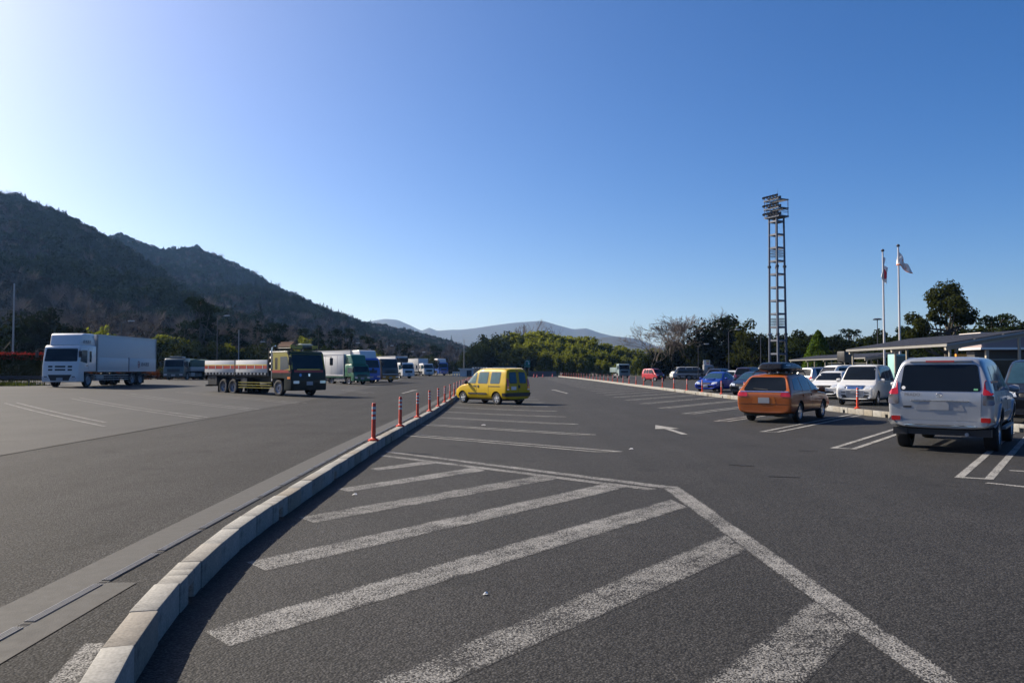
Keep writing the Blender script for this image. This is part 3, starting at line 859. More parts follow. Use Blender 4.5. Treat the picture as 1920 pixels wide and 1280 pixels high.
# grass strip under the guardrail
def grass(name, pts, n, hh, seed):
    r = random.Random(seed)
    mb = MB()
    for _ in range(n):
        x, y = pts(r)
        h = hh * r.uniform(.4, 1.2)
        a = r.uniform(0, 6.28)
        d = Vector((math.cos(a), math.sin(a), 0)) * .03
        z = gz(x, y) - .03
        tip = Vector((x, y, z + h)) + rdir(r) * h * .4
        mb.add([Vector((x, y, z)) - d, Vector((x, y, z)) + d, tip], [(0, 1, 2)])
    o = mb.build(name, L_GRASS, None, fix=False)
    return tag(o, 'rough green grass along the edge of the truck park', 'grass', kind='stuff')
grass('grass_strip', lambda r: (at(r.uniform(-90, 66), 700, 60).x + r.uniform(-1, 1), r.uniform(57.2, 61)), 4000, .3, 3)
# ------------------------------------------------------------------ hills with woodland
M_HILL = mat('forest_floor', (0.0043, 0.0057, 0.0029), .95, var=.5, scale=.05)
M_MTN = mat('distant_forest', (0.0056, 0.0084, 0.0039), .95, var=.45, scale=.012)
hill_specs = []
def hill(name, sky_pts, Zr, Zf, u0, u1, nu, nt, m, cut, rough, base=0.0, tmax=1.35, seed=0.0):
    """sky_pts: skyline in the photograph; the ridge stands at depth Zr(u), the foot at Zf(u)"""
    def surf(u, t):
        zr_, zf_ = interp(Zr, u), interp(Zf, u)
        Y = lerp(zf_, zr_, t)
        X = (u - 960) / FPX * Y
        top = CAMH + (692 - interp(sky_pts, u)) / FPX * zr_ - cut * (1 - .62 * sst(560, 760, u))
        if t <= 1:
            s = t ** 1.15
            z = base + (top - base) * s
            z += (1 - .85 * sst(520, 760, u)) * rough * noise.fractal(Vector((X * .006 + seed, Y * .006, seed)), .9, 2.0, 4) * math.sin(math.pi * min(1, t)) * 2.0
        else:
            z = base + (top - base) * (1 - (t - 1) * .55)
        return Vector((X, Y, z))
    rows = [[tuple(surf(lerp(u0, u1, i / nu), lerp(0, tmax, j / nt))) for i in range(nu + 1)] for j in range(nt + 1)]
    sheet(name, rows, m)
    return surf
S1 = [(-1700, 692), (-1450, 640), (-1100, 420), (-800, 330), (-500, 290), (-200, 312), (0, 356), (30, 363), (60, 378), (90, 386), (120, 402), (150, 416), (190, 437), (230, 458), (280, 492), (330, 530), (380, 562), (430, 592), (500, 640), (560, 690)]
h1 = hill('near_hill', S1, [(-1700, 600), (-500, 560), (200, 520), (560, 330)], [(-1700, 240), (-500, 170), (300, 165), (560, 230)], -1700, 560, 226, 40, M_HILL, 8, 10, seed=3.1)
S2 = [(0, 470), (120, 440), (190, 434), (222, 426), (250, 438), (300, 455), (330, 454), (365, 450), (395, 463), (430, 478), (470, 500), (510, 523), (560, 546), (620, 574), (680, 598), (740, 612), (800, 626), (850, 640), (890, 655), (930, 672), (980, 692)]
h2 = hill('rear_hill', S2, [(0, 900), (600, 860), (980, 700)], [(0, 420), (400, 260), (980, 330)], -40, 980, 102, 40, M_HILL, 12, 14, seed=8.7)
S3 = [(600, 640), (690, 600), (722, 595), (745, 597), (770, 608), (790, 618), (805, 612), (820, 618), (845, 616), (862, 616), (890, 613), (930, 607), (960, 603), (1000, 600), (1018, 599), (1045, 607), (1075, 615), (1100, 613), (1125, 622), (1150, 628), (1190, 632), (1240, 650), (1400, 660), (1700, 655), (2100, 650)]
h3 = hill('far_mountain', S3, [(600, 4600), (1240, 4300), (2100, 4000)], [(600, 2600), (2100, 2400)], 560, 2100, 220, 26, M_MTN, 10, 12, seed=1.9)
S4 = [(1050, 690), (1090, 650), (1120, 630), (1150, 628), (1180, 632), (1210, 642), (1250, 655), (1300, 665), (1500, 670), (2100, 665)]
h4 = hill('middle_mountain', S4, [(1050, 2500), (2100, 2300)], [(1050, 1300), (2100, 1200)], 1040, 2100, 150, 22, M_MTN, 8, 5, seed=5.3)
# tree prototypes for the woodland, kept out of the scene
def small_broad(seed, lm, h=9, wd=7.5, n=330, s=.60):
    r = random.Random(seed)
    mb = MB()
    for _ in range(n):
        d = rdir(r)
        if d.z < -.45: d.z *= -.5
        q = Vector((d.x * wd / 2, d.y * wd / 2, h * .52 + d.z * h * .46)) * 1.0
        bumpf = .78 + .34 * noise.noise(Vector((d.x * 2.2 + seed, d.y * 2.2, d.z * 2.2)))
        q = Vector((q.x * bumpf, q.y * bumpf, h * .5 + (q.z - h * .5) * bumpf))
        leaf(mb, q, (d + rdir(r) * .75).normalized(), s * r.uniform(.5, 1.2), r, .8)
    mb.tube([(0, 0, -1), (0, 0, h * .5)], [.22, .15], 4, cap=False)
    return mb.mesh('woodland_tree', lm, fix=False)
def small_conifer(seed, lm, h=13, wd=5.2, n=300):
    r = random.Random(seed)
    mb = MB()
    for _ in range(n):
        t = r.random() ** .8
        an = r.uniform(0, 6.28)
        rad = wd / 2 * (1 - t) ** .85 * r.uniform(.6, 1.1) + .1
        q = Vector((math.cos(an) * rad, math.sin(an) * rad, h * (.12 + .88 * t)))
        leaf(mb, q, (Vector((math.cos(an), math.sin(an), .9)) + rdir(r) * .6).normalized(), .6 * (1.1 - t * .7) * r.uniform(.6, 1.2), r, .6)
    mb.tube([(0, 0, -1), (0, 0, h)], [.2, .03], 4, cap=False)
    return mb.mesh('woodland_conifer', lm, fix=False)
def small_bare(seed, m, h=10):
    r = random.Random(seed)
    mb = MB()
    for _ in range(46):
        an = r.uniform(0, 6.28)
        d = Vector((math.cos(an) * r.uniform(.1, .9), math.sin(an) * r.uniform(.1, .9), 1)).normalized()
        p = Vector((0, 0, h * r.uniform(.2, .55)))
        q = p + d * h * r.uniform(.25, .5)
        mb.tube([p, q], [.12, .02], 3, cap=False)
        for _ in range(3):
            e = q + (d + rdir(r) * .8).normalized() * h * .14
            mb.tube([p.lerp(q, r.uniform(.5, 1)), e], [.05, .012], 3, cap=False)
    mb.tube([(0, 0, -1), (0, 0, h * .6)], [.2, .12], 4, cap=False)
    return mb.mesh('woodland_bare_tree', m, fix=False)
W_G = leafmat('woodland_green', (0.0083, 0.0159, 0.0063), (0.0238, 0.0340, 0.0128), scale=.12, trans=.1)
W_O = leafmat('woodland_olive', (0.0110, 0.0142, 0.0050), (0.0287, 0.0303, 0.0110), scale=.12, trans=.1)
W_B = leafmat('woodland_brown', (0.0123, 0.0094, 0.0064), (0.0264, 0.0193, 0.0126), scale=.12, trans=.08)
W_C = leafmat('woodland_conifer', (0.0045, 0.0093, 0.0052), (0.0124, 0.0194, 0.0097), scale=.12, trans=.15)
protos = bpy.data.collections.new('woodland_prototypes')
for k, me in enumerate([small_broad(61, W_G), small_broad(62, W_O, 8, 7), small_broad(63, W_G, 10, 7), small_conifer(64, W_C), small_conifer(65, W_C, 11, 5), small_bare(66, M_TWIG), small_broad(67, W_B, 9, 7, 300), small_conifer(68, W_G, 14, 4)]):
    o = bpy.data.objects.new('woodland_proto_%s' % 'abcdefgh'[k], me)
    protos.objects.link(o)
def gn_group():
    g = bpy.data.node_groups.new('woodland_scatter', 'GeometryNodeTree')
    g.interface.new_socket('Geometry', in_out='INPUT', socket_type='NodeSocketGeometry')
    g.interface.new_socket('Geometry', in_out='OUTPUT', socket_type='NodeSocketGeometry')
    i, o = g.nodes.new('NodeGroupInput'), g.nodes.new('NodeGroupOutput')
    ip = g.nodes.new('GeometryNodeInstanceOnPoints')
    ci = g.nodes.new('GeometryNodeCollectionInfo')
    ci.inputs[0].default_value = protos
    ci.inputs[1].default_value, ci.inputs[2].default_value = True, True
    def attr(nm, ty):
        a = g.nodes.new('GeometryNodeInputNamedAttribute')
        a.data_type = ty
        a.inputs[0].default_value = nm
        return a.outputs[0]
    g.links.new(i.outputs[0], ip.inputs['Points'])
    g.links.new(ci.outputs[0], ip.inputs['Instance'])
    ip.inputs['Pick Instance'].default_value = True
    g.links.new(attr('pick', 'INT'), ip.inputs['Instance Index'])
    e2r = g.nodes.new('FunctionNodeEulerToRotation')
    g.links.new(attr('rot', 'FLOAT_VECTOR'), e2r.inputs[0])
    g.links.new(e2r.outputs[0], ip.inputs['Rotation'])
    g.links.new(attr('size', 'FLOAT_VECTOR'), ip.inputs['Scale'])
    g.links.new(ip.outputs[0], o.inputs[0])
    return g
GN = gn_group()
def woodland(name, surf, u0, u1, n, seed, smin, smax, zr, zf, label, tmax=1.06, ulim=None):
    r = random.Random(seed)
    pos, pick, rot, size = [], [], [], []
    while len(pos) < n:
        u = r.uniform(u0, u1)
        t = r.random() * tmax
        Y = lerp(interp(zf, u), interp(zr, u), t)
        if r.random() > Y / interp(zr, u) / tmax: continue
        p = surf(u, t)
        k = noise.noise(Vector((p.x * .012, p.y * .012, seed))) + r.gauss(0, .28)
        k2 = noise.noise(Vector((p.x * .008 + 40, p.y * .008, seed)))
        if t < .32 and k2 > -.25: c = (5, 6, 6, 1)[r.randrange(4)]
        elif k > .62: c = (3, 4, 4)[r.randrange(3)]
        elif k < -.32: c = (6, 5, 1)[r.randrange(3)]
        else: c = (0, 2, 1, 0, 2, 2)[r.randrange(6)] if r.random() > .06 else 4
        if u > 540 and t > .9 and r.random() < .3: c = 5
        s = (1 - .3 * sst(560, 760, u)) * r.uniform(smin, smax) * (1.35 if r.random() < .04 else 1)
        pos.append(tuple(p)); pick.append(c); rot.append((r.gauss(0, .04), r.gauss(0, .04), r.uniform(0, 6.28))); size.append((s * r.uniform(.85, 1.2), s * r.uniform(.85, 1.2), s))
    me = bpy.data.meshes.new(name)
    me.from_pydata(pos, [], [])
    a = me.attributes.new('pick', 'INT', 'POINT'); a.data.foreach_set('value', pick)
    a = me.attributes.new('rot', 'FLOAT_VECTOR', 'POINT'); a.data.foreach_set('vector', [c for v in rot for c in v])
    a = me.attributes.new('size', 'FLOAT_VECTOR', 'POINT'); a.data.foreach_set('vector', [c for v in size for c in v])
    o = link(name, me)
    md = o.modifiers.new('scatter', 'NODES')
    md.node_group = GN
    return tag(o, label, 'woodland', kind='stuff')
woodland('near_hill_woodland', h1, -1500, 540, 21000, 3, .5, .9, [(-1700, 600), (-500, 560), (200, 520), (560, 330)], [(-1700, 240), (-500, 170), (300, 165), (560, 230)], 'dense dark mixed woodland covering the near hillside on the left')
woodland('rear_hill_woodland', h2, 130, 970, 15000, 4, .5, .85, [(0, 900), (600, 860), (980, 700)], [(0, 420), (400, 260), (980, 330)], 'dense dark woodland on the long ridge sloping down to the right')
# ------------------------------------------------------------------ vehicles
M_GLASS = mat('tinted_glass', (.006, .008, .010), .05, var=.2, spec=.35)
M_GLASSB = mat('blue_reflecting_glass', (.02, .05, .075), .08, var=.3, spec=.6)
M_GLASST = mat('teal_glass', (.05, .10, .10), .07, var=.5, scale=4, spec=.6)
M_BLK = mat('black_plastic', (.018, .018, .019), .55, var=.3)
M_RUB = mat('tyre_rubber', (.016, .016, .016), .85, var=.3)
M_ALLOY = mat('alloy', (.55, .56, .58), .3, metal=.85)
M_STEEL = mat('steel_wheel', (.30, .30, .32), .5, metal=.6, var=.3)
M_CHR = mat('chrome', (.8, .8, .82), .12, metal=1.0)
M_RLAMP = mat('red_lamp', (.45, .012, .012), .15, coat=1)
M_OLAMP = mat('amber_lamp', (.85, .22, .02), .2, coat=1)
M_CLAMP = mat('clear_lamp', (.62, .66, .70), .12, metal=.3, coat=1)
M_DLAMP = mat('smoked_lamp', (.10, .09, .10), .12, coat=1)
M_PLATE = mat('number_plate_white', (.55, .56, .57), .4)
M_PLATEG = mat('number_plate_grey', (.3, .31, .32), .5)
M_PLATEY = mat('number_plate_yellow', (.75, .55, .03), .4)
M_TRIM = mat('grey_trim', (.16, .16, .165), .5)
M_STK = mat('white_sticker', (.8, .8, .78), .4)
P_SILVER = paint('silver_paint', (.38, .39, .405), .6, .34)
P_ORANGE = paint('orange_paint', (.34, .080, .009), .35, .33)
P_YELLOW = paint('yellow_paint', (.46, .305, .001), 0, .42, .15, .2)
P_WHITE = paint('white_paint', (.62, .62, .61))
P_PEARL = paint('pearl_paint', (.56, .56, .545), .05)
P_BLACK = paint('black_paint', (.012, .013, .015), .2, .25)
P_BLUE = paint('blue_paint', (.008, .035, .30), .3, .28)
P_RED = paint('red_paint', (.36, .018, .03), .1)
P_VIOLET = paint('dark_violet_paint', (.022, .014, .045), .3)
P_NAVY = paint('navy_paint', (.012, .02, .05), .3)
P_GREEN = paint('green_paint', (.004, .11, .048))
P_DGREEN = paint('dark_green_paint', (.003, .009, .007), 0, .4, .12, .25)
P_LEMON = paint('lemon_paint', (.32, .27, .02), 0, .4, .3)
P_BROWN = paint('brown_cab_paint', (.045, .032, .028), .2)
P_AMBER = paint('amber_paint', (.52, .21, .01))
P_TEAL = paint('pale_teal_paint', (.24, .31, .31))
P_BLUEW = paint('bright_blue_paint', (.03, .10, .42))
P_GREY = paint('grey_paint', (.30, .31, .33), .3)
P_STRED = mat('stripe_red', (.36, .03, .018), .4)
P_STYEL = mat('stripe_yellow', (.65, .46, .04), .4)
M_ALU = mat('aluminium_panel', (.52, .52, .515), .5, metal=.15, var=.06, scale=2)
M_ALUS = mat('grey_panel', (.30, .31, .32), .5, metal=.3, var=.1)
M_FRAME = mat('chassis_black', (.02, .02, .022), .6, var=.4)
M_TARP = mat('green_tarpaulin', (.012, .06, .045), .6, var=.4, scale=3, bmp=.4, bscale=8)
M_WOOD = mat('weathered_timber', (.16, .09, .06), .8, var=.4, scale=12)

def loft(stations, cutters, pm, subd=2):
    """smooth car shell from slanted cross-sections (xl, xs, xt, zb, zs, zt, w, wt); wheel arches cut out"""
    mb = MB()
    rings = []
    for xl, xs_, xt, zb, zs, zt, wd, wt in stations:
        zm = lerp(zb, zs, .55)
        half = [(xl, 0, zb), (xl, wd * .8, zb), (xl, wd * .975, zb + .09), (lerp(xl, xs_, .5), wd, zm), (xs_, wd * .985, zs - .02), (lerp(xs_, xt, .12), lerp(wd * .97, wt, .12), lerp(zs, zt, .12)),
                (lerp(xs_, xt, .88), lerp(wd * .97, wt, .93), lerp(zs, zt, .88)), (xt, wt * .86, zt), (xt, 0, zt + .012)]
        rings.append(half)
    n = len(rings[0])
    idx = {}
    for i, h in enumerate(rings):
        for j, (x, y, z) in enumerate(h):
            idx[i, j, 1] = len(mb.v); mb.v.append((x, y, z))
            if 0 < j < n - 1:
                idx[i, j, -1] = len(mb.v); mb.v.append((x, -y, z))
            else:
                idx[i, j, -1] = idx[i, j, 1]
    for i in range(len(rings) - 1):
        for j in range(n - 1):
            for s in (1, -1):
                f = (idx[i, j, s], idx[i + 1, j, s], idx[i + 1, j + 1, s], idx[i, j + 1, s])
                mb.f.append(f if s == 1 else f[::-1])
    for i in (0, len(rings) - 1):
        for j in range(n - 1):
            f = [idx[i, j, 1], idx[i, j + 1, 1], idx[i, j + 1, -1], idx[i, j, -1]]
            g = []
            for k in f:
                if k not in g: g.append(k)
            if len(g) > 2: mb.f.append(tuple(g if i == 0 else g[::-1]))
    me = mb.mesh('body', pm)
    o = bpy.data.objects.new('tmp', me); COL.objects.link(o)
    md = o.modifiers.new('s', 'SUBSURF'); md.levels = subd; md.render_levels = subd
    cut = None
    if cutters:
        cb = MB()
        for cx, cz, rr, y0, y1 in cutters:
            for s in (1, -1):
                a, b = sorted((s * y0, s * y1))
                cb.lathe([(0.0001, a), (rr, a), (rr, b), (0.0001, b)], 28, 'y', (cx, 0, cz))
        cm = cb.mesh('cut')
        bmm = bmesh.new(); bmm.from_mesh(cm); bmesh.ops.remove_doubles(bmm, verts=bmm.verts, dist=.002); bmesh.ops.recalc_face_normals(bmm, faces=bmm.faces); bmm.to_mesh(cm); bmm.free()
        cut = bpy.data.objects.new('cut', cm); COL.objects.link(cut)
        mo = o.modifiers.new('b', 'BOOLEAN'); mo.operation, mo.object, mo.solver = 'DIFFERENCE', cut, 'EXACT'
    dg = bpy.context.evaluated_depsgraph_get(); dg.update()
    res = bpy.data.meshes.new_from_object(o.evaluated_get(dg))
    bpy.data.objects.remove(o)
    if cut: bpy.data.objects.remove(cut)
    res.name = 'body'
    res.materials.clear(); res.materials.append(pm); res.materials.append(M_BLK)
    for p in res.polygons:
        p.material_index = 0
        for cx, cz, rr, y0, y1 in cutters:
            if math.hypot(p.center.x - cx, p.center.z - cz) < rr + .003 and abs(p.center.y) > y0 - .01:
                p.material_index = 1
        if p.normal.z < -.85 and p.center.z < .5: p.material_index = 1
    res.shade_smooth()
    res.set_sharp_from_angle(angle=R(42))
    return res
def bvh_of(meshes):
    vs, fs = [], []
    for me in meshes:
        k = len(vs)
        vs += [v.co.copy() for v in me.vertices]
        fs += [tuple(i + k for i in p.vertices) for p in me.polygons]
    return BVHTree.FromPolygons(vs, fs)
def rpoly(poly, r, n=3):
    if r <= 0: return [Vector(p) for p in poly]
    out = []
    m = len(poly)
    for i in range(m):
        p, a, b = Vector(poly[i]), Vector(poly[i - 1]), Vector(poly[(i + 1) % m])
        ra = min(r, (a - p).length * .45, (b - p).length * .45)
        s, e = p + (a - p).normalized() * ra, p + (b - p).normalized() * ra
        for k in range(n + 1):
            t = k / n
            out.append(s * (1 - t) ** 2 + p * 2 * t * (1 - t) + e * t * t)
    return out
def inside(poly, q):
    c = False
    for a, b in zip(poly, poly[1:] + poly[:1]):
        if (a.y > q.y) != (b.y > q.y) and q.x < (b.x - a.x) * (q.y - a.y) / (b.y - a.y) + a.x: c = not c
    return c
VIEW = {'L': (lambda a, b: (Vector((a, 9, b)), Vector((0, -1, 0)))), 'R': (lambda a, b: (Vector((a, -9, b)), Vector((0, 1, 0)))),
        'F': (lambda a, b: (Vector((9, a, b)), Vector((-1, 0, 0)))), 'B': (lambda a, b: (Vector((-19, a, b)), Vector((1, 0, 0)))), 'T': (lambda a, b: (Vector((a, b, 9)), Vector((0, 0, -1))))}
def decal(bv, name, view, poly, m, parent, off=.006, rnd=0.0, step=.11):
    """a panel, pane or lamp that lies on the shell: outline projected on to it, raised by off and given an edge"""
    P = rpoly(poly, rnd)
    out = []
    for a, b in zip(P, P[1:] + P[:1]):
        k = max(1, int((b - a).length / step))
        out += [a.lerp(b, i / k) for i in range(k)]
    x0, x1, y0, y1 = min(p.x for p in out), max(p.x for p in out), min(p.y for p in out), max(p.y for p in out)
    nb = len(out)
    pts = list(out)
    yv = y0 + step
    while yv < y1 - step * .4:
        xv = x0 + step
        while xv < x1 - step * .4:
            q = Vector((xv, yv))
            if inside(out, q) and min((q - o_).length for o_ in out) > step * .4: pts.append(q)
            xv += step
        yv += step
    vs, es, fs = geometry.delaunay_2d_cdt(pts, [(i, (i + 1) % nb) for i in range(nb)], [], 1, 1e-5)[:3]
    top, low = [], []
    d = None
    for p in vs:
        o, d = VIEW[view](p.x, p.y)
        loc, nor, _, _ = bv.ray_cast(o, d)
        if loc is None:
            loc, nor, _, _ = bv.find_nearest(o + d * 8)
        if nor.dot(d) > 0: nor = -nor
        top.append(loc + nor * off); low.append(loc - nor * .003)
    mb = MB()
    mb.v = [tuple(p) for p in top] + [tuple(p) for p in low]
    n = len(top)
    cnt = {}
    for f in fs:
        for a, b in zip(f, list(f[1:]) + [f[0]]):
            cnt.setdefault((min(a, b), max(a, b)), []).append((a, b))
    for f in fs:
        mb.f.append(tuple(f))
    for e in cnt.values():
        if len(e) == 1:
            a, b = e[0]
            mb.f.append((b, a, a + n, b + n))
    me = mb.mesh(name, m)
    me.shade_smooth(); me.set_sharp_from_angle(angle=R(40))
    return link(name, me, parent)
def both(bv, name, poly, m, parent, **kw):
    return [decal(bv, name, v, poly, m, parent, **kw) for v in 'LR']
def mirr(poly): return [(-a, b) for a, b in poly]
def pairF(bv, name, view, poly, m, parent, **kw):
    return [decal(bv, name, view, p, m, parent, **kw) for p in (poly, mirr(poly))]
def seam(bv, name, view, pts, m, parent, wd=.014, off=.004):
    out = []
    P = [Vector(p) for p in pts]
    l, r = [], []
    for i, p in enumerate(P):
        d = (P[min(i + 1, len(P) - 1)] - P[max(i - 1, 0)]).normalized()
        nrm = Vector((-d.y, d.x)) * wd / 2
        l.append(tuple(p + nrm)); r.append(tuple(p - nrm))
    return decal(bv, name, view, l + r[::-1], m, parent, off=off, step=.2)
WH = {}
def wheel_mesh(r, wd, style, m):
    key = (r, wd, style, m.name)
    if key in WH: return WH[key]
    h = wd / 2
    ty = MB().lathe([(r * .64, -h * .9), (r * .8, -h), (r * .95, -h * .92), (r, -h * .7), (r, h * .7), (r * .95, h * .92), (r * .8, h), (r * .64, h * .9)], 28, 'y').mesh('wheel', M_RUB, smooth=True, ang=50)
    rb = MB()
    q = r * .66
    if style == 'truck':
        rb.lathe([(0.001, h * .25), (r * .2, h * .25), (r * .22, h * .62), (r * .3, h * .6), (r * .5, h * .2), (q * .96, h * .5), (q, h * .9)], 20, 'y')
        for k in range(8):
            a = k * math.pi / 4
            rb.box((r * .3 * math.cos(a), h * .62, r * .3 * math.sin(a)), (.035, .05, .035), ry=-a)
    else:
        rb.lathe([(q * .2, h * .15), (q * .85, h * .1), (q * .93, h * .6), (q, h * .88)], 24, 'y')
        n = 5 if style == 'five' else 7
        for k in range(n):
            a = 2 * math.pi * k / n + .3
            rb.box((q * .5 * math.cos(a), h * .62, q * .5 * math.sin(a)), (q * .98, h * .3, q * (.34 if n == 5 else .25)), ry=-a)
        rb.lathe([(0.001, h * .9), (q * .2, h * .85), (q * .24, h * .5)], 12, 'y')
    WH[key] = (ty, rb.mesh('rim', m, smooth=True, ang=30))
    return WH[key]
def wheels(root, spots, r, wd, style='five', m=None):
    ty, ri = wheel_mesh(r, wd, style, m or M_ALLOY)
    for x, y in spots:
        w_ = link('wheel', ty, root, (x, y, r))
        if y < 0: w_.rotation_euler.z = math.pi
        link('rim', ri, w_)
def twobox(L, W, H, gc, nose, hood, belt, cowl, wt0, rake, rw, drop=.04):
    a, w_ = L / 2, W / 2
    lo = min(cowl - .5, wt0)
    return [(a - .10, a - .06, a - .17, gc + .10, nose - .17, nose - .06, w_ * .74, w_ * .58), (a, a, a - .10, gc + .05, nose - .10, nose, w_ * .9, w_ * .74),
            (a - .24, a - .24, a - .32, gc + .01, nose - .03, nose + .05, w_ * .985, w_ * .84), (lerp(cowl, a, .45), lerp(cowl, a, .45), lerp(cowl, a, .45), gc, lerp(nose, belt, .7), lerp(nose, hood, .72), w_, w_ * .87),
            (cowl + .04, cowl + .04, cowl + .02, gc, belt - .05, hood, w_, w_ * .88), (cowl - .22, cowl - .22, lerp(cowl, wt0, .5), gc, belt, lerp(hood, H, .56), w_, lerp(w_ * .87, rw, .55)),
            (lo, lo, wt0, gc, belt, H - .05, w_, rw), (lo - .45, lo - .45, wt0 - .4, gc, belt, H, w_, rw), (-a * .35, -a * .35, -a * .35, gc, belt, H, w_, rw),
            (-a + .6, -a + .6, -a + rake + .36, gc, belt, H - drop * .4, w_, rw), (-a + .14, -a + .1, -a + rake + .07, gc + .01, belt, H - drop, w_ * .99, rw * .97),
            (-a, -a, -a + rake, gc + .04, belt - .01, H - drop - .07, w_ * .975, rw * .94), (-a + .02, -a + .005, -a + rake + .012, gc + .09, belt - .02, H - drop - .12, w_ * .91, rw * .86)]
def sedan(L, W, H, gc, nose, hood, belt, cowl, wt0, rt0, rb0, deck, rw):
    a, w_ = L / 2, W / 2
    s = twobox(L, W, H, gc, nose, hood, belt, cowl, wt0, .1, rw)[:8]
    return s + [(lerp(wt0, rt0, .6), lerp(wt0, rt0, .6), lerp(wt0, rt0, .6), gc, belt, H, w_, rw), (rt0 - .1, rt0 - .1, rt0, gc, belt, H - .06, w_, rw), (lerp(rt0, rb0, .6),) * 2 + (lerp(rt0, rb0, .55), gc, belt, lerp(H, deck, .55), w_, lerp(rw, w_ * .85, .5)),
                (rb0,) * 3 + (gc, belt - .02, deck, w_, w_ * .86), (-a + .3, -a + .3, -a + .3, gc + .02, belt - .04, deck - .01, w_ * .97, w_ * .84),
                (-a + .02, -a, -a + .04, gc + .06, belt - .08, deck - .05, w_ * .9, w_ * .78), (-a + .05, -a + .02, -a + .06, gc + .12, belt - .14, deck - .1, w_ * .76, w_ * .66)]
def mirrors(root, x, y, z, m, s=1.0):
    for k in (1, -1):
        mb = MB().lathe([(.001, -.09), (.07, -.08), (.095, 0), (.07, .08), (.001, .09)], 10, 'y')
        mb.v = [(p[0] * .8 * s + x, p[1] * 1.1 * s + k * (y + .1), p[2] * s + z) for p in mb.v]
        mb.box((x - .01, k * (y + .01), z - .03), (.06, .12, .05))
        mb.build('door_mirror', m, root, smooth=True)
def place(x, y, h):
    return (x, y, gz(x, y)), math.atan2(h[1], h[0])
def unit(a): return (math.sin(R(a)), math.cos(R(a)))      # compass-like: 0 = away from the camera, 90 = right
def textmesh(name, txt, size, m, parent, mtx, ext=.002, shear=0.0):
    cu = bpy.data.curves.new('t', 'FONT')
    cu.body, cu.size, cu.extrude, cu.shear, cu.align_x = txt, size, ext, shear, 'CENTER'
    o = bpy.data.objects.new('t', cu); COL.objects.link(o)
    dg = bpy.context.evaluated_depsgraph_get(); dg.update()
    me = bpy.data.meshes.new_from_object(o.evaluated_get(dg))
    bpy.data.objects.remove(o)
    me.materials.clear(); me.materials.append(m)
    r_ = link(name, me, parent)
    r_.matrix_local = mtx
    return r_
TXT_B = Matrix(((0, 0, -1, 0), (-1, 0, 0, 0), (0, 1, 0, 0), (0, 0, 0, 1)))     # reads correctly on a rear face (facing -x)
TXT_F = Matrix(((0, 0, 1, 0), (1, 0, 0, 0), (0, 1, 0, 0), (0, 0, 0, 1)))       # front face (+x)
TXT_L = Matrix(((-1, 0, 0, 0), (0, 0, 1, 0), (0, 1, 0, 0), (0, 0, 0, 1)))      # left side (+y)
TXT_R = Matrix(((1, 0, 0, 0), (0, 0, -1, 0), (0, 1, 0, 0), (0, 0, 0, 1)))      # right side (-y)

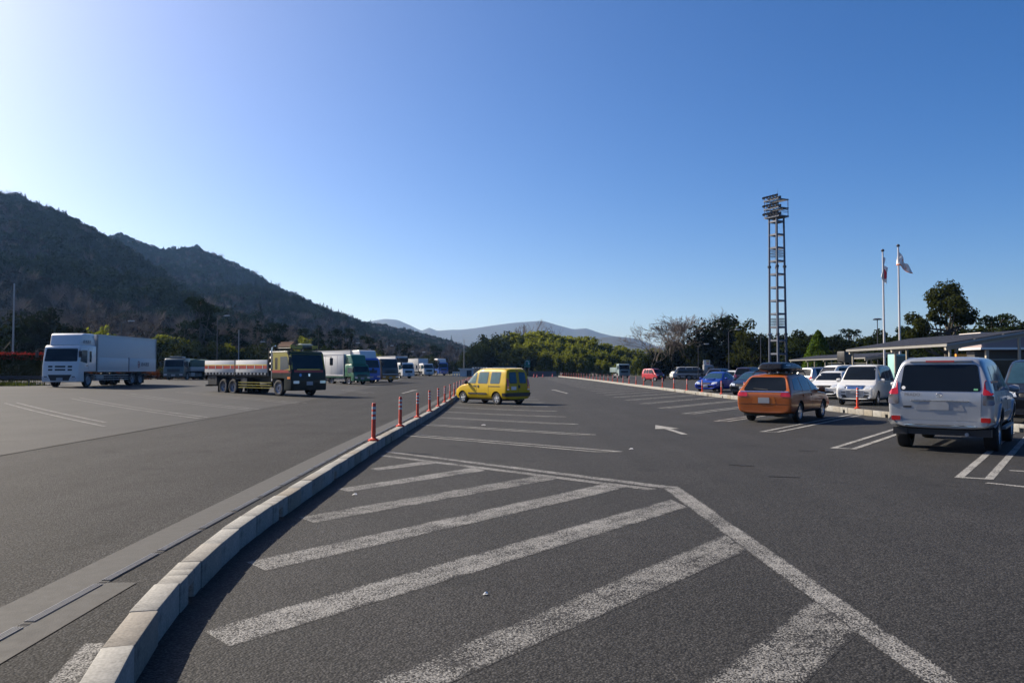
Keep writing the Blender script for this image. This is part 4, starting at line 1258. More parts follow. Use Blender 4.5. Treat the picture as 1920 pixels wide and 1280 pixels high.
# ---- silver off-roader seen from behind
def silver_suv():
    h = unit(36.4)
    axle = gp(1699.5, 836)
    rgt = (h[1], -h[0])
    c = Vector((axle.x, axle.y)) + Vector(rgt) * .78 + Vector(h) * 1.33
    loc, rz = place(c.x, c.y, h)
    t = thing('sport_utility_car', 'silver off-road estate car parked tail to the camera at the right edge', 'car', loc, rz)
    st = twobox(4.62, 1.90, 1.88, .42, 1.02, 1.17, 1.13, 1.0, .28, .17, .75, .04)
    W = [(1.42, .39, .47, .6, 1.1), (-1.33, .39, .47, .6, 1.1)]
    me = loft(st, W, P_SILVER)
    link('body', me, t); bv = bvh_of([me])
    wheels(t, [(1.42, .79), (1.42, -.79), (-1.33, .79), (-1.33, -.79)], .385, .265)
    decal(bv, 'rear_window', 'B', [(-.71, 1.19), (.71, 1.19), (.645, 1.71), (-.645, 1.71)], M_GLASS, t, rnd=.06, off=.008)
    decal(bv, 'windscreen', 'F', [(-.70, 1.24), (.70, 1.24), (.58, 1.74), (-.58, 1.74)], M_GLASS, t, rnd=.07)
    for poly in ([(.72, 1.18), (.06, 1.18), (.06, 1.70), (.20, 1.70)], [(-.01, 1.18), (-.88, 1.18), (-.88, 1.70), (-.01, 1.70)], [(-.96, 1.18), (-1.92, 1.2), (-1.80, 1.66), (-.96, 1.70)]):
        both(bv, 'side_window', poly, M_GLASSB, t, rnd=.05)
    pairF(bv, 'tail_lamp', 'B', [(.735, 1.12), (.90, 1.12), (.875, 1.38), (.765, 1.40)], M_RLAMP, t, rnd=.03, off=.02)
    pairF(bv, 'lower_tail_lamp', 'B', [(.735, .93), (.915, .93), (.90, 1.115), (.735, 1.115)], M_DLAMP, t, rnd=.03, off=.02)
    pairF(bv, 'bumper_reflector', 'B', [(.70, .605), (.86, .605), (.86, .695), (.70, .695)], M_RLAMP, t, rnd=.02, off=.05)
    b = decal(bv, 'rear_bumper', 'B', [(-.90, .43), (.90, .43), (.905, .60), (.87, .70), (.69, .70), (.69, .60), (-.69, .60), (-.69, .70), (-.87, .70), (-.905, .60)], P_SILVER, t, off=.045, rnd=.03)
    decal(bv, 'bumper_step', 'B', [(-.62, .515), (.62, .515), (.62, .53), (-.62, .53)], M_CHR, b, off=.052)
    tg = decal(bv, 'tailgate', 'B', [(-.69, .63), (.69, .63), (.71, 1.17), (-.71, 1.17)], P_SILVER, t, off=.012, rnd=.03)
    decal(bv, 'plate_recess', 'B', [(-.43, .815), (.43, .815), (.36, .985), (-.36, .985)], P_GREY, tg, off=.017, rnd=.02)
    decal(bv, 'number_plate', 'B', [(-.16, .825), (.17, .825), (.17, .985), (-.16, .985)], M_PLATEG, tg, off=.025)
    decal(bv, 'garnish', 'B', [(-.52, .99), (.52, .99), (.50, 1.01), (-.50, 1.01)], M_CHR, tg, off=.026)
    decal(bv, 'handle', 'B', [(.50, .86), (.65, .86), (.65, .895), (.50, .895)], M_BLK, tg, off=.016)
    em = MB()
    for rx, rzz, k in ((.062, .042, 0), (.024, .040, 0), (.042, .018, .014)):
        em.tube([(-2.345, math.cos(q * .5236) * rx, 1.115 + k + math.sin(q * .5236) * rzz) for q in range(13)], .005, 5)
    em.build('emblem', M_CHR, tg)
    textmesh('lettering', 'PRADO', .085, M_TRIM, tg, Matrix.Translation((-2.335, .48, 1.09)) @ TXT_B)
    decal(bv, 'round_sticker', 'B', [(.645 + .035 * math.cos(q * .5236), 1.25 + .035 * math.sin(q * .5236)) for q in range(12)], M_STK, t, off=.012)
    decal(bv, 'green_sticker', 'B', [(-.655, 1.21), (-.585, 1.21), (-.585, 1.245), (-.655, 1.245)], mat('sticker_green', (.12, .35, .18), .5), t, off=.012)
    sp = MB().bb(-2.17, -1.9, -.55, .55, 1.755, 1.80).build('roof_spoiler', P_SILVER, t, bev=.015)
    MB().bb(-2.182, -2.172, -.25, .25, 1.762, 1.79).build('high_stop_lamp', M_RLAMP, sp)
    MB().bb(-2.2, -1.2, -.78, .78, .33, .44).bb(-2.22, -2.1, -.86, -.6, .32, .46).bb(-2.22, -2.1, .6, .86, .32, .46).build('underbody', M_BLK, t)
    MB().tube([(-2.28, -.45, .36), (-1.8, -.45, .36)], .035, 8).build('exhaust_pipe', M_STEEL, t)
    MB().bb(-.9, .9, -.99, -.90, .40, .46).bb(-.9, .9, .90, .99, .40, .46).build('side_step', M_TRIM, t, bev=.015)
    both(bv, 'side_moulding', [(-.8, .68), (.9, .68), (.9, .76), (-.8, .76)], P_SILVER, t, off=.02, rnd=.02)
    for x0 in (.02, -.92): both(bv, 'door_seam', [(x0 - .007, .5), (x0 + .007, .5), (x0 + .007, 1.16), (x0 - .007, 1.16)], M_BLK, t, off=.003)
    for x0 in (-.12, -1.05): both(bv, 'door_handle', [(x0, .98), (x0 - .2, .98), (x0 - .2, 1.03), (x0, 1.03)], P_SILVER, t, off=.03, rnd=.02)
    decal(bv, 'fuel_flap', 'R', [(-1.85, .95), (-1.62, .95), (-1.62, 1.1), (-1.85, 1.1)], P_SILVER, t, off=.006, rnd=.04)
    for x0 in (1.42, -1.33):
        arc = [(x0 + math.cos(q * math.pi / 10) * .56, .39 + math.sin(q * math.pi / 10) * .56) for q in range(11)] + [(x0 + math.cos(q * math.pi / 10) * .475, .39 + math.sin(q * math.pi / 10) * .475) for q in range(10, -1, -1)]
        both(bv, 'wheel_arch_flare', arc, P_SILVER, t, off=.03)
    pairF(bv, 'headlamp', 'F', [(.45, .85), (.82, .85), (.80, 1.0), (.5, 1.0)], M_CLAMP, t, rnd=.04)
    decal(bv, 'grille', 'F', [(-.4, .8), (.4, .8), (.4, 1.0), (-.4, 1.0)], M_CHR, t, rnd=.04)
    mirrors(t, .78, .92, 1.2, P_SILVER)
silver_suv()
# ---- orange estate with roof box
def orange_wagon():
    h = unit(36.0)
    c = gp(1409.8, 787.8)
    rgt = Vector((h[1], -h[0]))
    c = Vector((c.x, c.y)) + rgt * .72 + Vector(h) * 1.24
    loc, rz = place(c.x, c.y, h)
    t = thing('estate_car', 'metallic orange estate car carrying a black roof box', 'car', loc, rz)
    st = twobox(4.5, 1.70, 1.50, .24, .72, .93, .92, .98, .12, .42, .62, .06)
    W = [(1.28, .30, .37, .5, 1.0), (-1.27, .30, .37, .5, 1.0)]
    me = loft(st, W, P_ORANGE)
    link('body', me, t); bv = bvh_of([me])
    wheels(t, [(1.28, .72), (1.28, -.72), (-1.27, .72), (-1.27, -.72)], .305, .19)
    decal(bv, 'rear_window', 'B', [(-.66, .97), (.66, .97), (.52, 1.38), (-.52, 1.38)], M_GLASS, t, rnd=.08, off=.008)
    decal(bv, 'windscreen', 'F', [(-.66, .98), (.66, .98), (.5, 1.40), (-.5, 1.40)], M_GLASS, t, rnd=.06)
    both(bv, 'side_window', [(.86, .96), (-.05, .96), (-.05, 1.38), (.1, 1.38)], M_GLASST, t, rnd=.05)
    both(bv, 'side_window', [(-.12, .96), (-.98, .96), (-.98, 1.38), (-.12, 1.40)], M_GLASSB, t, rnd=.05)
    both(bv, 'side_window', [(-1.05, .97), (-1.82, 1.0), (-1.6, 1.32), (-1.05, 1.38)], M_GLASSB, t, rnd=.05)
    pairF(bv, 'tail_lamp', 'B', [(.50, .80), (.81, .80), (.80, .92), (.52, .92)], M_RLAMP, t, rnd=.03, off=.01)
    decal(bv, 'garnish', 'B', [(-.74, .925), (.74, .925), (.74, .955), (-.74, .955)], M_CHR, t, off=.014)
    decal(bv, 'number_plate', 'B', [(-.17, .60), (.17, .60), (.17, .77), (-.17, .77)], M_PLATEG, t, off=.012)
    pairF(bv, 'plate_recess', 'B', [(.18, .58), (.36, .58), (.33, .80), (.18, .80)], paint('orange_recess', (.42, .11, .016), .35), t, off=.004)
    decal(bv, 'bumper_seam', 'B', [(-.80, .565), (.80, .565), (.80, .575), (-.80, .575)], M_BLK, t, off=.003)
    decal(bv, 'bumper_lip', 'B', [(-.72, .27), (.72, .27), (.74, .32), (-.74, .32)], M_BLK, t, off=.01)
    decal(bv, 'wiper', 'B', [(-.1, .985), (.35, 1.02), (.35, 1.035), (-.1, 1.005)], M_BLK, t, off=.02)
    MB().bb(-2.0, -1.0, -.7, .7, .2, .3).build('underbody', M_BLK, t)
    for x0 in (-.08, -1.0): both(bv, 'door_seam', [(x0 - .006, .34), (x0 + .006, .34), (x0 + .006, .94), (x0 - .006, .94)], M_BLK, t, off=.003)
    for x0 in (-.18, -1.06): both(bv, 'door_handle', [(x0 + .2, .80), (x0, .80), (x0, .84), (x0 + .2, .84)], P_ORANGE, t, off=.025, rnd=.015)
    both(bv, 'sill', [(.88, .235), (-.85, .235), (-.85, .30), (.88, .30)], M_BLK, t, off=.008)
    pairF(bv, 'headlamp', 'F', [(.42, .62), (.80, .66), (.76, .78), (.46, .76)], M_CLAMP, t, rnd=.03)
    mirrors(t, .72, .84, .98, P_ORANGE)
    for s in (1, -1):
        MB().tube([(.25, s * .55, 1.47), (.0, s * .56, 1.545), (-1.35, s * .56, 1.545), (-1.6, s * .55, 1.47)], .016, 6).build('roof_rail', M_BLK, t)
    for x0 in (-.15, -1.0): MB().bb(x0 - .03, x0 + .03, -.62, .62, 1.555, 1.585).build('roof_bar', M_BLK, t)
    z0 = gz(c.x, c.y)
    b = thing('roof_box', 'long glossy black roof box strapped on the orange estate car', 'roof box', (loc[0], loc[1], z0), rz)
    sb = [(.75, .70, .65, 1.57, 1.63, 1.66, .24, .18), (.62, .62, .52, 1.565, 1.66, 1.72, .38, .30), (.2, .2, .15, 1.56, 1.70, 1.81, .44, .36), (-.8, -.8, -.8, 1.56, 1.72, 1.85, .45, .38), (-1.4, -1.4, -1.35, 1.56, 1.71, 1.84, .44, .37),
          (-1.66, -1.64, -1.54, 1.57, 1.68, 1.79, .40, .32), (-1.70, -1.67, -1.59, 1.59, 1.65, 1.73, .30, .24)]
    bm2 = loft(sb, [], mat('roof_box_black', (.008, .008, .009), .3, spec=.3))
    link('shell', bm2, b); bb = bvh_of([bm2])
    both(bb, 'lid_seam', [(.5, 1.655), (-1.55, 1.655), (-1.55, 1.67), (.5, 1.67)], M_TRIM, b, off=.004)
    decal(bb, 'logo_strip', 'R', [(-1.3, 1.74), (-.9, 1.74), (-.9, 1.765), (-1.3, 1.765)], M_STK, b, off=.004)
orange_wagon()
# ---- yellow van-based car
def yellow_van():
    h = unit(180 + 133.5 + 4)
    f, r_ = gp(867.5, 756.3), gp(937.3, 757.8)
    hv = Vector(h)
    rgt = Vector((h[1], -h[0]))
    c = Vector(((f.x + r_.x) / 2, (f.y + r_.y) / 2)) + rgt * .70
    loc, rz = place(c.x, c.y, h)
    t = thing('yellow_van', 'yellow high-roofed family van parked across the stall lines by the left kerb', 'van', loc, rz)
    st = twobox(4.0, 1.68, 1.80, .24, .80, 1.02, 1.0, 1.05, .35, .12, .66, .03)
    W = [(1.33, .30, .37, .5, 1.0), (-1.27, .30, .37, .5, 1.0)]
    me = loft(st, W, P_YELLOW)
    link('body', me, t); bv = bvh_of([me])
    wheels(t, [(1.33, .71), (1.33, -.71), (-1.27, .71), (-1.27, -.71)], .30, .185)
    def win(nm, view, poly, m, rn=.07):
        o = decal(bv, nm, view, poly, M_BLK, t, rnd=rn, off=.006)
        cx, cz = sum(p[0] for p in poly) / len(poly), sum(p[1] for p in poly) / len(poly)
        decal(bv, 'pane', view, [(cx + (a - cx) * .88, cz + (b - cz) * .88) for a, b in poly], m, o, rnd=rn * .8, off=.010)
    for v in 'LR':
        win('side_window', v, [(1.02, 1.03), (.28, 1.03), (.28, 1.60), (.52, 1.60)], M_GLASST)
        win('side_window', v, [(.14, 1.03), (-.62, 1.03), (-.62, 1.62), (.14, 1.62)], M_GLASST)
        win('side_window', v, [(-.80, 1.03), (-1.52, 1.03), (-1.52, 1.62), (-.80, 1.62)], M_GLASST)
    win('rear_window', 'B', [(.06, 1.05), (.57, 1.05), (.53, 1.60), (.06, 1.62)], M_GLASSB)
    win('rear_window', 'B', [(-.57, 1.05), (-.10, 1.05), (-.10, 1.62), (-.53, 1.60)], M_GLASSB)
    decal(bv, 'windscreen', 'F', [(-.68, 1.06), (.68, 1.06), (.56, 1.66), (-.56, 1.66)], M_GLASST, t, rnd=.06)
    tl = pairF(bv, 'tail_lamp', 'B', [(.61, .72), (.76, .72), (.72, 1.30), (.63, 1.28)], M_RLAMP, t, rnd=.03, off=.02)
    for o, s in zip(tl, (1, -1)):
        decal(bv, 'indicator', 'B', [(s * .615, .80), (s * .755, .80), (s * .75, .90), (s * .618, .90)], M_OLAMP, o, off=.024)
        decal(bv, 'reverse_lamp', 'B', [(s * .615, .735), (s * .755, .735), (s * .755, .79), (s * .615, .79)], M_CLAMP, o, off=.024)
    decal(bv, 'rear_bumper', 'B', [(-.80, .42), (.80, .42), (.80, .60), (-.80, .60)], M_BLK, t, off=.05, rnd=.04)
    both(bv, 'bumper_return', [(-1.72, .44), (-1.98, .44), (-1.98, .60), (-1.72, .58)], M_BLK, t, off=.02, rnd=.02)
    decal(bv, 'number_plate', 'B', [(.13, .74), (.46, .74), (.46, .905), (.13, .905)], M_PLATE, t, off=.012)
    decal(bv, 'door_latch', 'B', [(-.13, .82), (.0, .82), (.0, .97), (-.13, .97)], M_BLK, t, off=.02, rnd=.02)
    decal(bv, 'rear_door_seam', 'B', [(-.03, .6), (-.015, .6), (-.015, 1.7), (-.03, 1.7)], M_BLK, t, off=.003)
    decal(bv, 'high_stop_lamp', 'B', [(-.10, 1.665), (.06, 1.665), (.06, 1.70), (-.1, 1.70)], M_RLAMP, t, off=.01)
    for v in 'LR':
        decal(bv, 'rub_strip', v, [(.86, .50), (.22, .50), (.22, .58), (.86, .58)], M_BLK, t, off=.02, rnd=.02)
        decal(bv, 'rub_strip', v, [(.18, .50), (-.62, .50), (-.55, .58), (.18, .58)], M_BLK, t, off=.02, rnd=.02)
        decal(bv, 'door_rail', v, [(-.70, .885), (-1.55, .885), (-1.55, .925), (-.70, .925)], M_BLK, t, off=.008)
        for x0 in (.21, -.70): seam(bv, 'door_seam', v, [(x0, .3), (x0, 1.7)], M_BLK, t)
        decal(bv, 'door_handle', v, [(.46, .88), (.28, .88), (.28, .94), (.46, .94)], M_BLK, t, off=.02, rnd=.02)
        decal(bv, 'door_handle', v, [(.13, .84), (.03, .84), (.03, .95), (.13, .95)], M_BLK, t, off=.02, rnd=.02)
        decal(bv, 'side_repeater', v, [(1.18, .93), (1.10, .93), (1.10, .97), (1.18, .97)], M_OLAMP, t, off=.008)
    decal(bv, 'front_bumper', 'F', [(-.76, .3), (.76, .3), (.76, .5), (-.76, .5)], P_YELLOW, t, off=.05, rnd=.04)
    pairF(bv, 'headlamp', 'F', [(.42, .64), (.76, .66), (.74, .84), (.46, .82)], M_CLAMP, t, rnd=.05)
    MB().bb(-1.8, 1.7, -.6, .6, .2, .32).build('underbody', M_BLK, t)
    for s in (1, -1): MB().tube([(.2, s * .56, 1.76), (.05, s * .57, 1.80), (-1.6, s * .57, 1.80), (-1.75, s * .56, 1.75)], .012, 6).build('roof_rail', M_TRIM, t)
    mirrors(t, .92, .84, 1.08, M_BLK, 1.05)
yellow_van()
# ---- generic cars: shell, windows, lamps, mirrors, wheels
def gen_car(name, label, px, py, hd, st, pm, L, W, H, belt, hood, ax, wr, cowl, wt0, rake, rw, group=None, front='plain', glass=None, plate=M_PLATE, corner='FR', rear=True, wins=3, nose=.75):
    """px,py: where the centre of the named end meets the ground"""
    h = Vector(unit(hd))
    p = gp(px, py)
    c = Vector((p.x, p.y)) - h * (L / 2 if corner == 'F' else -L / 2)
    loc, rz = place(c.x, c.y, h)
    t = thing(name, label, 'car' if 'truck' not in name else 'truck', loc, rz, group)
    me = loft(st, [(ax[0], wr, wr * 1.2, .45, 1.1), (ax[1], wr, wr * 1.2, .45, 1.1)], pm)
    link('body', me, t); bv = bvh_of([me])
    g = glass or M_GLASS
    y = W / 2 - .12
    wheels(t, [(a, s * y) for a in ax for s in (1, -1)], wr, .19)
    decal(bv, 'windscreen', 'F', [(-W * .41, hood + .05), (W * .41, hood + .05), (rw * .86, H - .10), (-rw * .86, H - .10)], g, t, rnd=.07)
    decal(bv, 'rear_window', 'B', [(-W * .40, belt + .06), (W * .40, belt + .06), (rw * .82, H - .15), (-rw * .82, H - .15)], g, t, rnd=.07)
    xr = -L / 2 + rake + .25
    cuts = [cowl - .16] + [lerp(wt0 - .25, xr, k / (wins)) for k in range(1, wins)] + [xr]
    top = H - .12
    for k in range(wins):
        a, b = cuts[k] - (.04 if k else 0), cuts[k + 1] + .04
        ta = wt0 - .10 if k == 0 else a
        tb = b if k < wins - 1 else b + .08
        both(bv, 'side_window', [(a, belt + .04), (b, belt + .04), (tb, top), (min(ta, a), top)], g, t, rnd=.05)
    pairF(bv, 'headlamp', 'F', [(W * .24, nose - .13), (W * .46, nose - .10), (W * .44, nose + .05), (W * .27, nose + .01)], M_CLAMP, t, rnd=.03, off=.012)
    decal(bv, 'grille', 'F', [(-W * .2, nose - .13), (W * .2, nose - .13), (W * .22, nose - .02), (-W * .22, nose - .02)], M_BLK if front != 'chrome' else M_CHR, t, rnd=.03, off=.01)
    decal(bv, 'air_intake', 'F', [(-W * .34, .32), (W * .34, .32), (W * .30, .44), (-W * .30, .44)], M_BLK, t, rnd=.03)
    decal(bv, 'number_plate', 'F', [(-.165, nose - .32), (.165, nose - .32), (.165, nose - .16), (-.165, nose - .16)], plate, t, off=.02)
    pairF(bv, 'tail_lamp', 'B', [(W * .33, belt - .22), (W * .46, belt - .22), (W * .45, belt + .02), (W * .35, belt + .02)], M_RLAMP, t, rnd=.03, off=.01)
    decal(bv, 'rear_number_plate', 'B', [(-.165, belt - .3), (.165, belt - .3), (.165, belt - .14), (-.165, belt - .14)], plate, t, off=.012)
    for x0 in (cuts[1] + .0,): both(bv, 'door_seam', [(x0 - .006, .35), (x0 + .006, .35), (x0 + .006, belt), (x0 - .006, belt)], M_BLK, t, off=.003)
    both(bv, 'door_handle', [(cuts[1] + .25, belt - .12), (cuts[1] + .07, belt - .12), (cuts[1] + .07, belt - .08), (cuts[1] + .25, belt - .08)], pm, t, off=.025)
    mirrors(t, cowl - .28, W / 2, belt + .06, pm)
    MB().bb(-L / 2 + .3, L / 2 - .3, -W * .36, W * .36, .18, .32).build('underbody', M_BLK, t)
    return t, bv
def tb(L, W, H, gc=.24, nose=.75, hood=.95, belt=.95, cowl=1.0, wt0=.3, rake=.3, rw=.62, drop=.05):
    return twobox(L, W, H, gc, nose, hood, belt, cowl, wt0, rake, rw, drop), dict(L=L, W=W, H=H, belt=belt, hood=hood, cowl=cowl, wt0=wt0, rake=rake, rw=rw, nose=nose)
HN = 216.5    # cars behind the right kerb face the kerb, towards the camera and left
GQ = 'cars parked behind the right kerb'
st, k = tb(4.6, 1.70, 1.84, .22, .86, 1.08, 1.05, 1.42, .72, .22, .68)
n1, bv = gen_car('minivan', 'pearl white minivan facing the camera behind the right kerb', 1602, 760, HN, st, P_PEARL, ax=(1.48, -1.32), wr=.31, group=GQ, front='chrome', plate=M_PLATEG, corner='F', **k)
decal(bv, 'chrome_bar', 'F', [(-.42, .86), (.42, .86), (.42, .885), (-.42, .885)], M_CHR, n1, off=.02)
decal(bv, 'dark_bar', 'F', [(-.40, .80), (.40, .80), (.40, .82), (-.40, .82)], M_BLK, n1, off=.02)
pairF(bv, 'bumper_slot', 'F', [(.40, .56), (.58, .56), (.58, .60), (.40, .60)], M_BLK, n1, off=.008)
pairF(bv, 'bumper_slot', 'F', [(.40, .42), (.58, .42), (.58, .48), (.40, .48)], M_BLK, n1, off=.008)
pairF(bv, 'fog_lamp', 'F', [(.66 + .04 * math.cos(q), .55 + .04 * math.sin(q)) for q in (0, .8, 1.6, 2.4, 3.2, 4, 4.8, 5.5)], M_CLAMP, n1, off=.008)
decal(bv, 'plate_blank', 'F', [(-.36, .34), (.36, .34), (.36, .66), (-.36, .66)], P_SILVER, n1, off=.01)
st, k = tb(4.4, 1.74, 1.55, .2, .76, .97, .95, 1.05, .3, .5, .60)
gen_car('hatchback_car', 'white car whose nose shows between the white minivan and the silver off-roader', 1712, 770, HN, st, P_WHITE, ax=(1.32, -1.28), wr=.32, group=GQ, corner='F', **k)
st, k = tb(4.7, 1.80, 1.93, .22, .92, 1.14, 1.1, 1.5, .85, .18, .70)
gen_car('minivan', 'black minivan at the right edge beyond the silver off-roader', 1940, 796, HN, st, P_BLACK, ax=(1.5, -1.35), wr=.33, group=GQ, corner='F', glass=M_GLASSB, **k)
st = sedan(4.42, 1.74, 1.44, .19, .68, .90, .89, .95, .15, -.95, -1.5, .98, .58)
k = dict(L=4.42, W=1.74, H=1.44, belt=.89, hood=.90, cowl=.95, wt0=.15, rake=.85, rw=.58, nose=.68)
bc, bv = gen_car('sedan_car', 'bright blue sedan with a bonnet scoop behind the right kerb', 1322, 735, HN, st, P_BLUE, ax=(1.25, -1.27), wr=.31, group=GQ, corner='F', glass=M_GLASSB, wins=2, **k)
MB().prism([(1.45, .86), (1.38, .93), (1.05, .97), (.98, .93), (1.0, .88)], -.30, .30).build('bonnet_scoop', P_BLUE, bc, bev=.02)
MB().bb(1.40, 1.425, -.25, .25, .875, .915).build('scoop_mouth', M_BLK, bc)
MB().bb(-2.1, -1.9, -.65, .65, 1.12, 1.15).bb(-2.05, -1.95, -.6, -.57, .95, 1.12).bb(-2.05, -1.95, .57, .6, .95, 1.12).build('rear_wing', P_BLUE, bc)
st = sedan(4.4, 1.70, 1.46, .2, .70, .93, .92, 1.0, .2, -.95, -1.5, .98, .6)
k = dict(L=4.4, W=1.70, H=1.46, belt=.92, hood=.93, cowl=1.0, wt0=.2, rake=.85, rw=.6, nose=.70)
gen_car('sedan_car', 'black sedan beside the blue one, half hidden by the orange estate', 1390, 741, HN, st, P_BLACK, ax=(1.3, -1.3), wr=.31, group=GQ, corner='F', glass=M_GLASSB, wins=2, **k)
# second row, further back
GQ2 = 'cars parked further back on the right'
st, k = tb(4.5, 1.80, 1.70, .24, .85, 1.05, 1.03, 1.1, .4, .35, .66)
gen_car('sport_utility_car', 'dark navy car standing directly behind the bright blue sedan', 1338, 722, 36, st, P_NAVY, ax=(1.35, -1.3), wr=.34, group=GQ2, corner='B', **k)
st, k = tb(4.6, 1.70, 1.50, .2, .76, .95, .93, 1.1, .35, .5, .6)
gen_car('estate_car', 'white car whose roof end shows left of the dark violet van', 1366, 722, 36, st, P_WHITE, ax=(1.35, -1.3), wr=.31, group=GQ2, corner='B', **k)
st, k = tb(4.7, 1.75, 1.82, .22, .9, 1.08, 1.06, 1.45, .75, .2, .68)
gen_car('minivan', 'dark violet van seen from behind above the black sedan', 1392, 724, 36, st, P_VIOLET, ax=(1.45, -1.35), wr=.31, group=GQ2, corner='B', **k)
st, k = tb(4.8, 1.80, 1.78, .22, .85, 1.05, 1.03, 1.3, .5, .35, .66)
gen_car('minivan', 'silver white minivan whose long roof shows behind the black roof box', 1506, 730, 60, st, P_SILVER, ax=(1.5, -1.4), wr=.32, group=GQ2, corner='B', **k)
st, k = tb(4.0, 1.70, 1.52, .2, .76, .96, .94, .95, .25, .3, .6)
gen_car('hatchback_car', 'small white hatchback facing the camera left of the pearl white minivan', 1543, 748, HN, st, P_WHITE, ax=(1.2, -1.25), wr=.3, group=GQ2, corner='F', **k)
st, k = tb(4.3, 1.75, 1.62, .24, .82, 1.0, .98, 1.1, .35, .35, .62)
gen_car('hatchback_car', 'white hatchback with a red tail lamp showing behind the pearl minivan', 1690, 742, 36, st, P_WHITE, ax=(1.25, -1.25), wr=.32, group=GQ2, corner='B', **k)
st, k = tb(4.7, 1.78, 1.80, .22, .85, 1.05, 1.03, 1.4, .7, .2, .66)
gen_car('minivan', 'white van whose roof edge shows right behind the pearl minivan', 1722, 734, 36, st, P_WHITE, ax=(1.45, -1.35), wr=.32, group=GQ2, corner='B', **k)
st, k = tb(3.39, 1.47, 1.72, .2, .86, 1.05, 1.02, 1.15, .62, .12, .60)
rc, bv = gen_car('kei_car', 'small tall red car with a black front and yellow plate', 1240, 714.5, 152, st, P_RED, ax=(1.2, -1.2), wr=.28, corner='F', plate=M_PLATEY, **k)
decal(bv, 'black_bonnet', 'F', [(-.66, .36), (.66, .36), (.64, 1.0), (-.64, 1.0)], P_BLACK, rc, off=.004, rnd=.08)
decal(bv, 'black_roof', 'T', [(.62, -.56), (.62, .56), (-1.4, .56), (-1.4, -.56)], P_BLACK, rc, off=.004, rnd=.08)
st, k = tb(4.7, 1.70, 2.0, .22, 1.0, 1.22, 1.15, 1.95, 1.45, .08, .70)
gen_car('cargo_van', 'white cargo van parked right of the red car', 1258, 711.0, 262, st, P_WHITE, ax=(1.35, -1.3), wr=.31, corner='F', group='white vans by the dump truck', **k)
st, k = tb(4.9, 1.75, 2.12, .22, 1.0, 1.22, 1.15, 1.95, 1.45, .08, .72)
gen_car('cargo_van', 'silver high-roofed van behind the black dump truck', 1283, 709.5, 262, st, P_SILVER, ax=(1.4, -1.3), wr=.31, corner='F', group='white vans by the dump truck', **k)
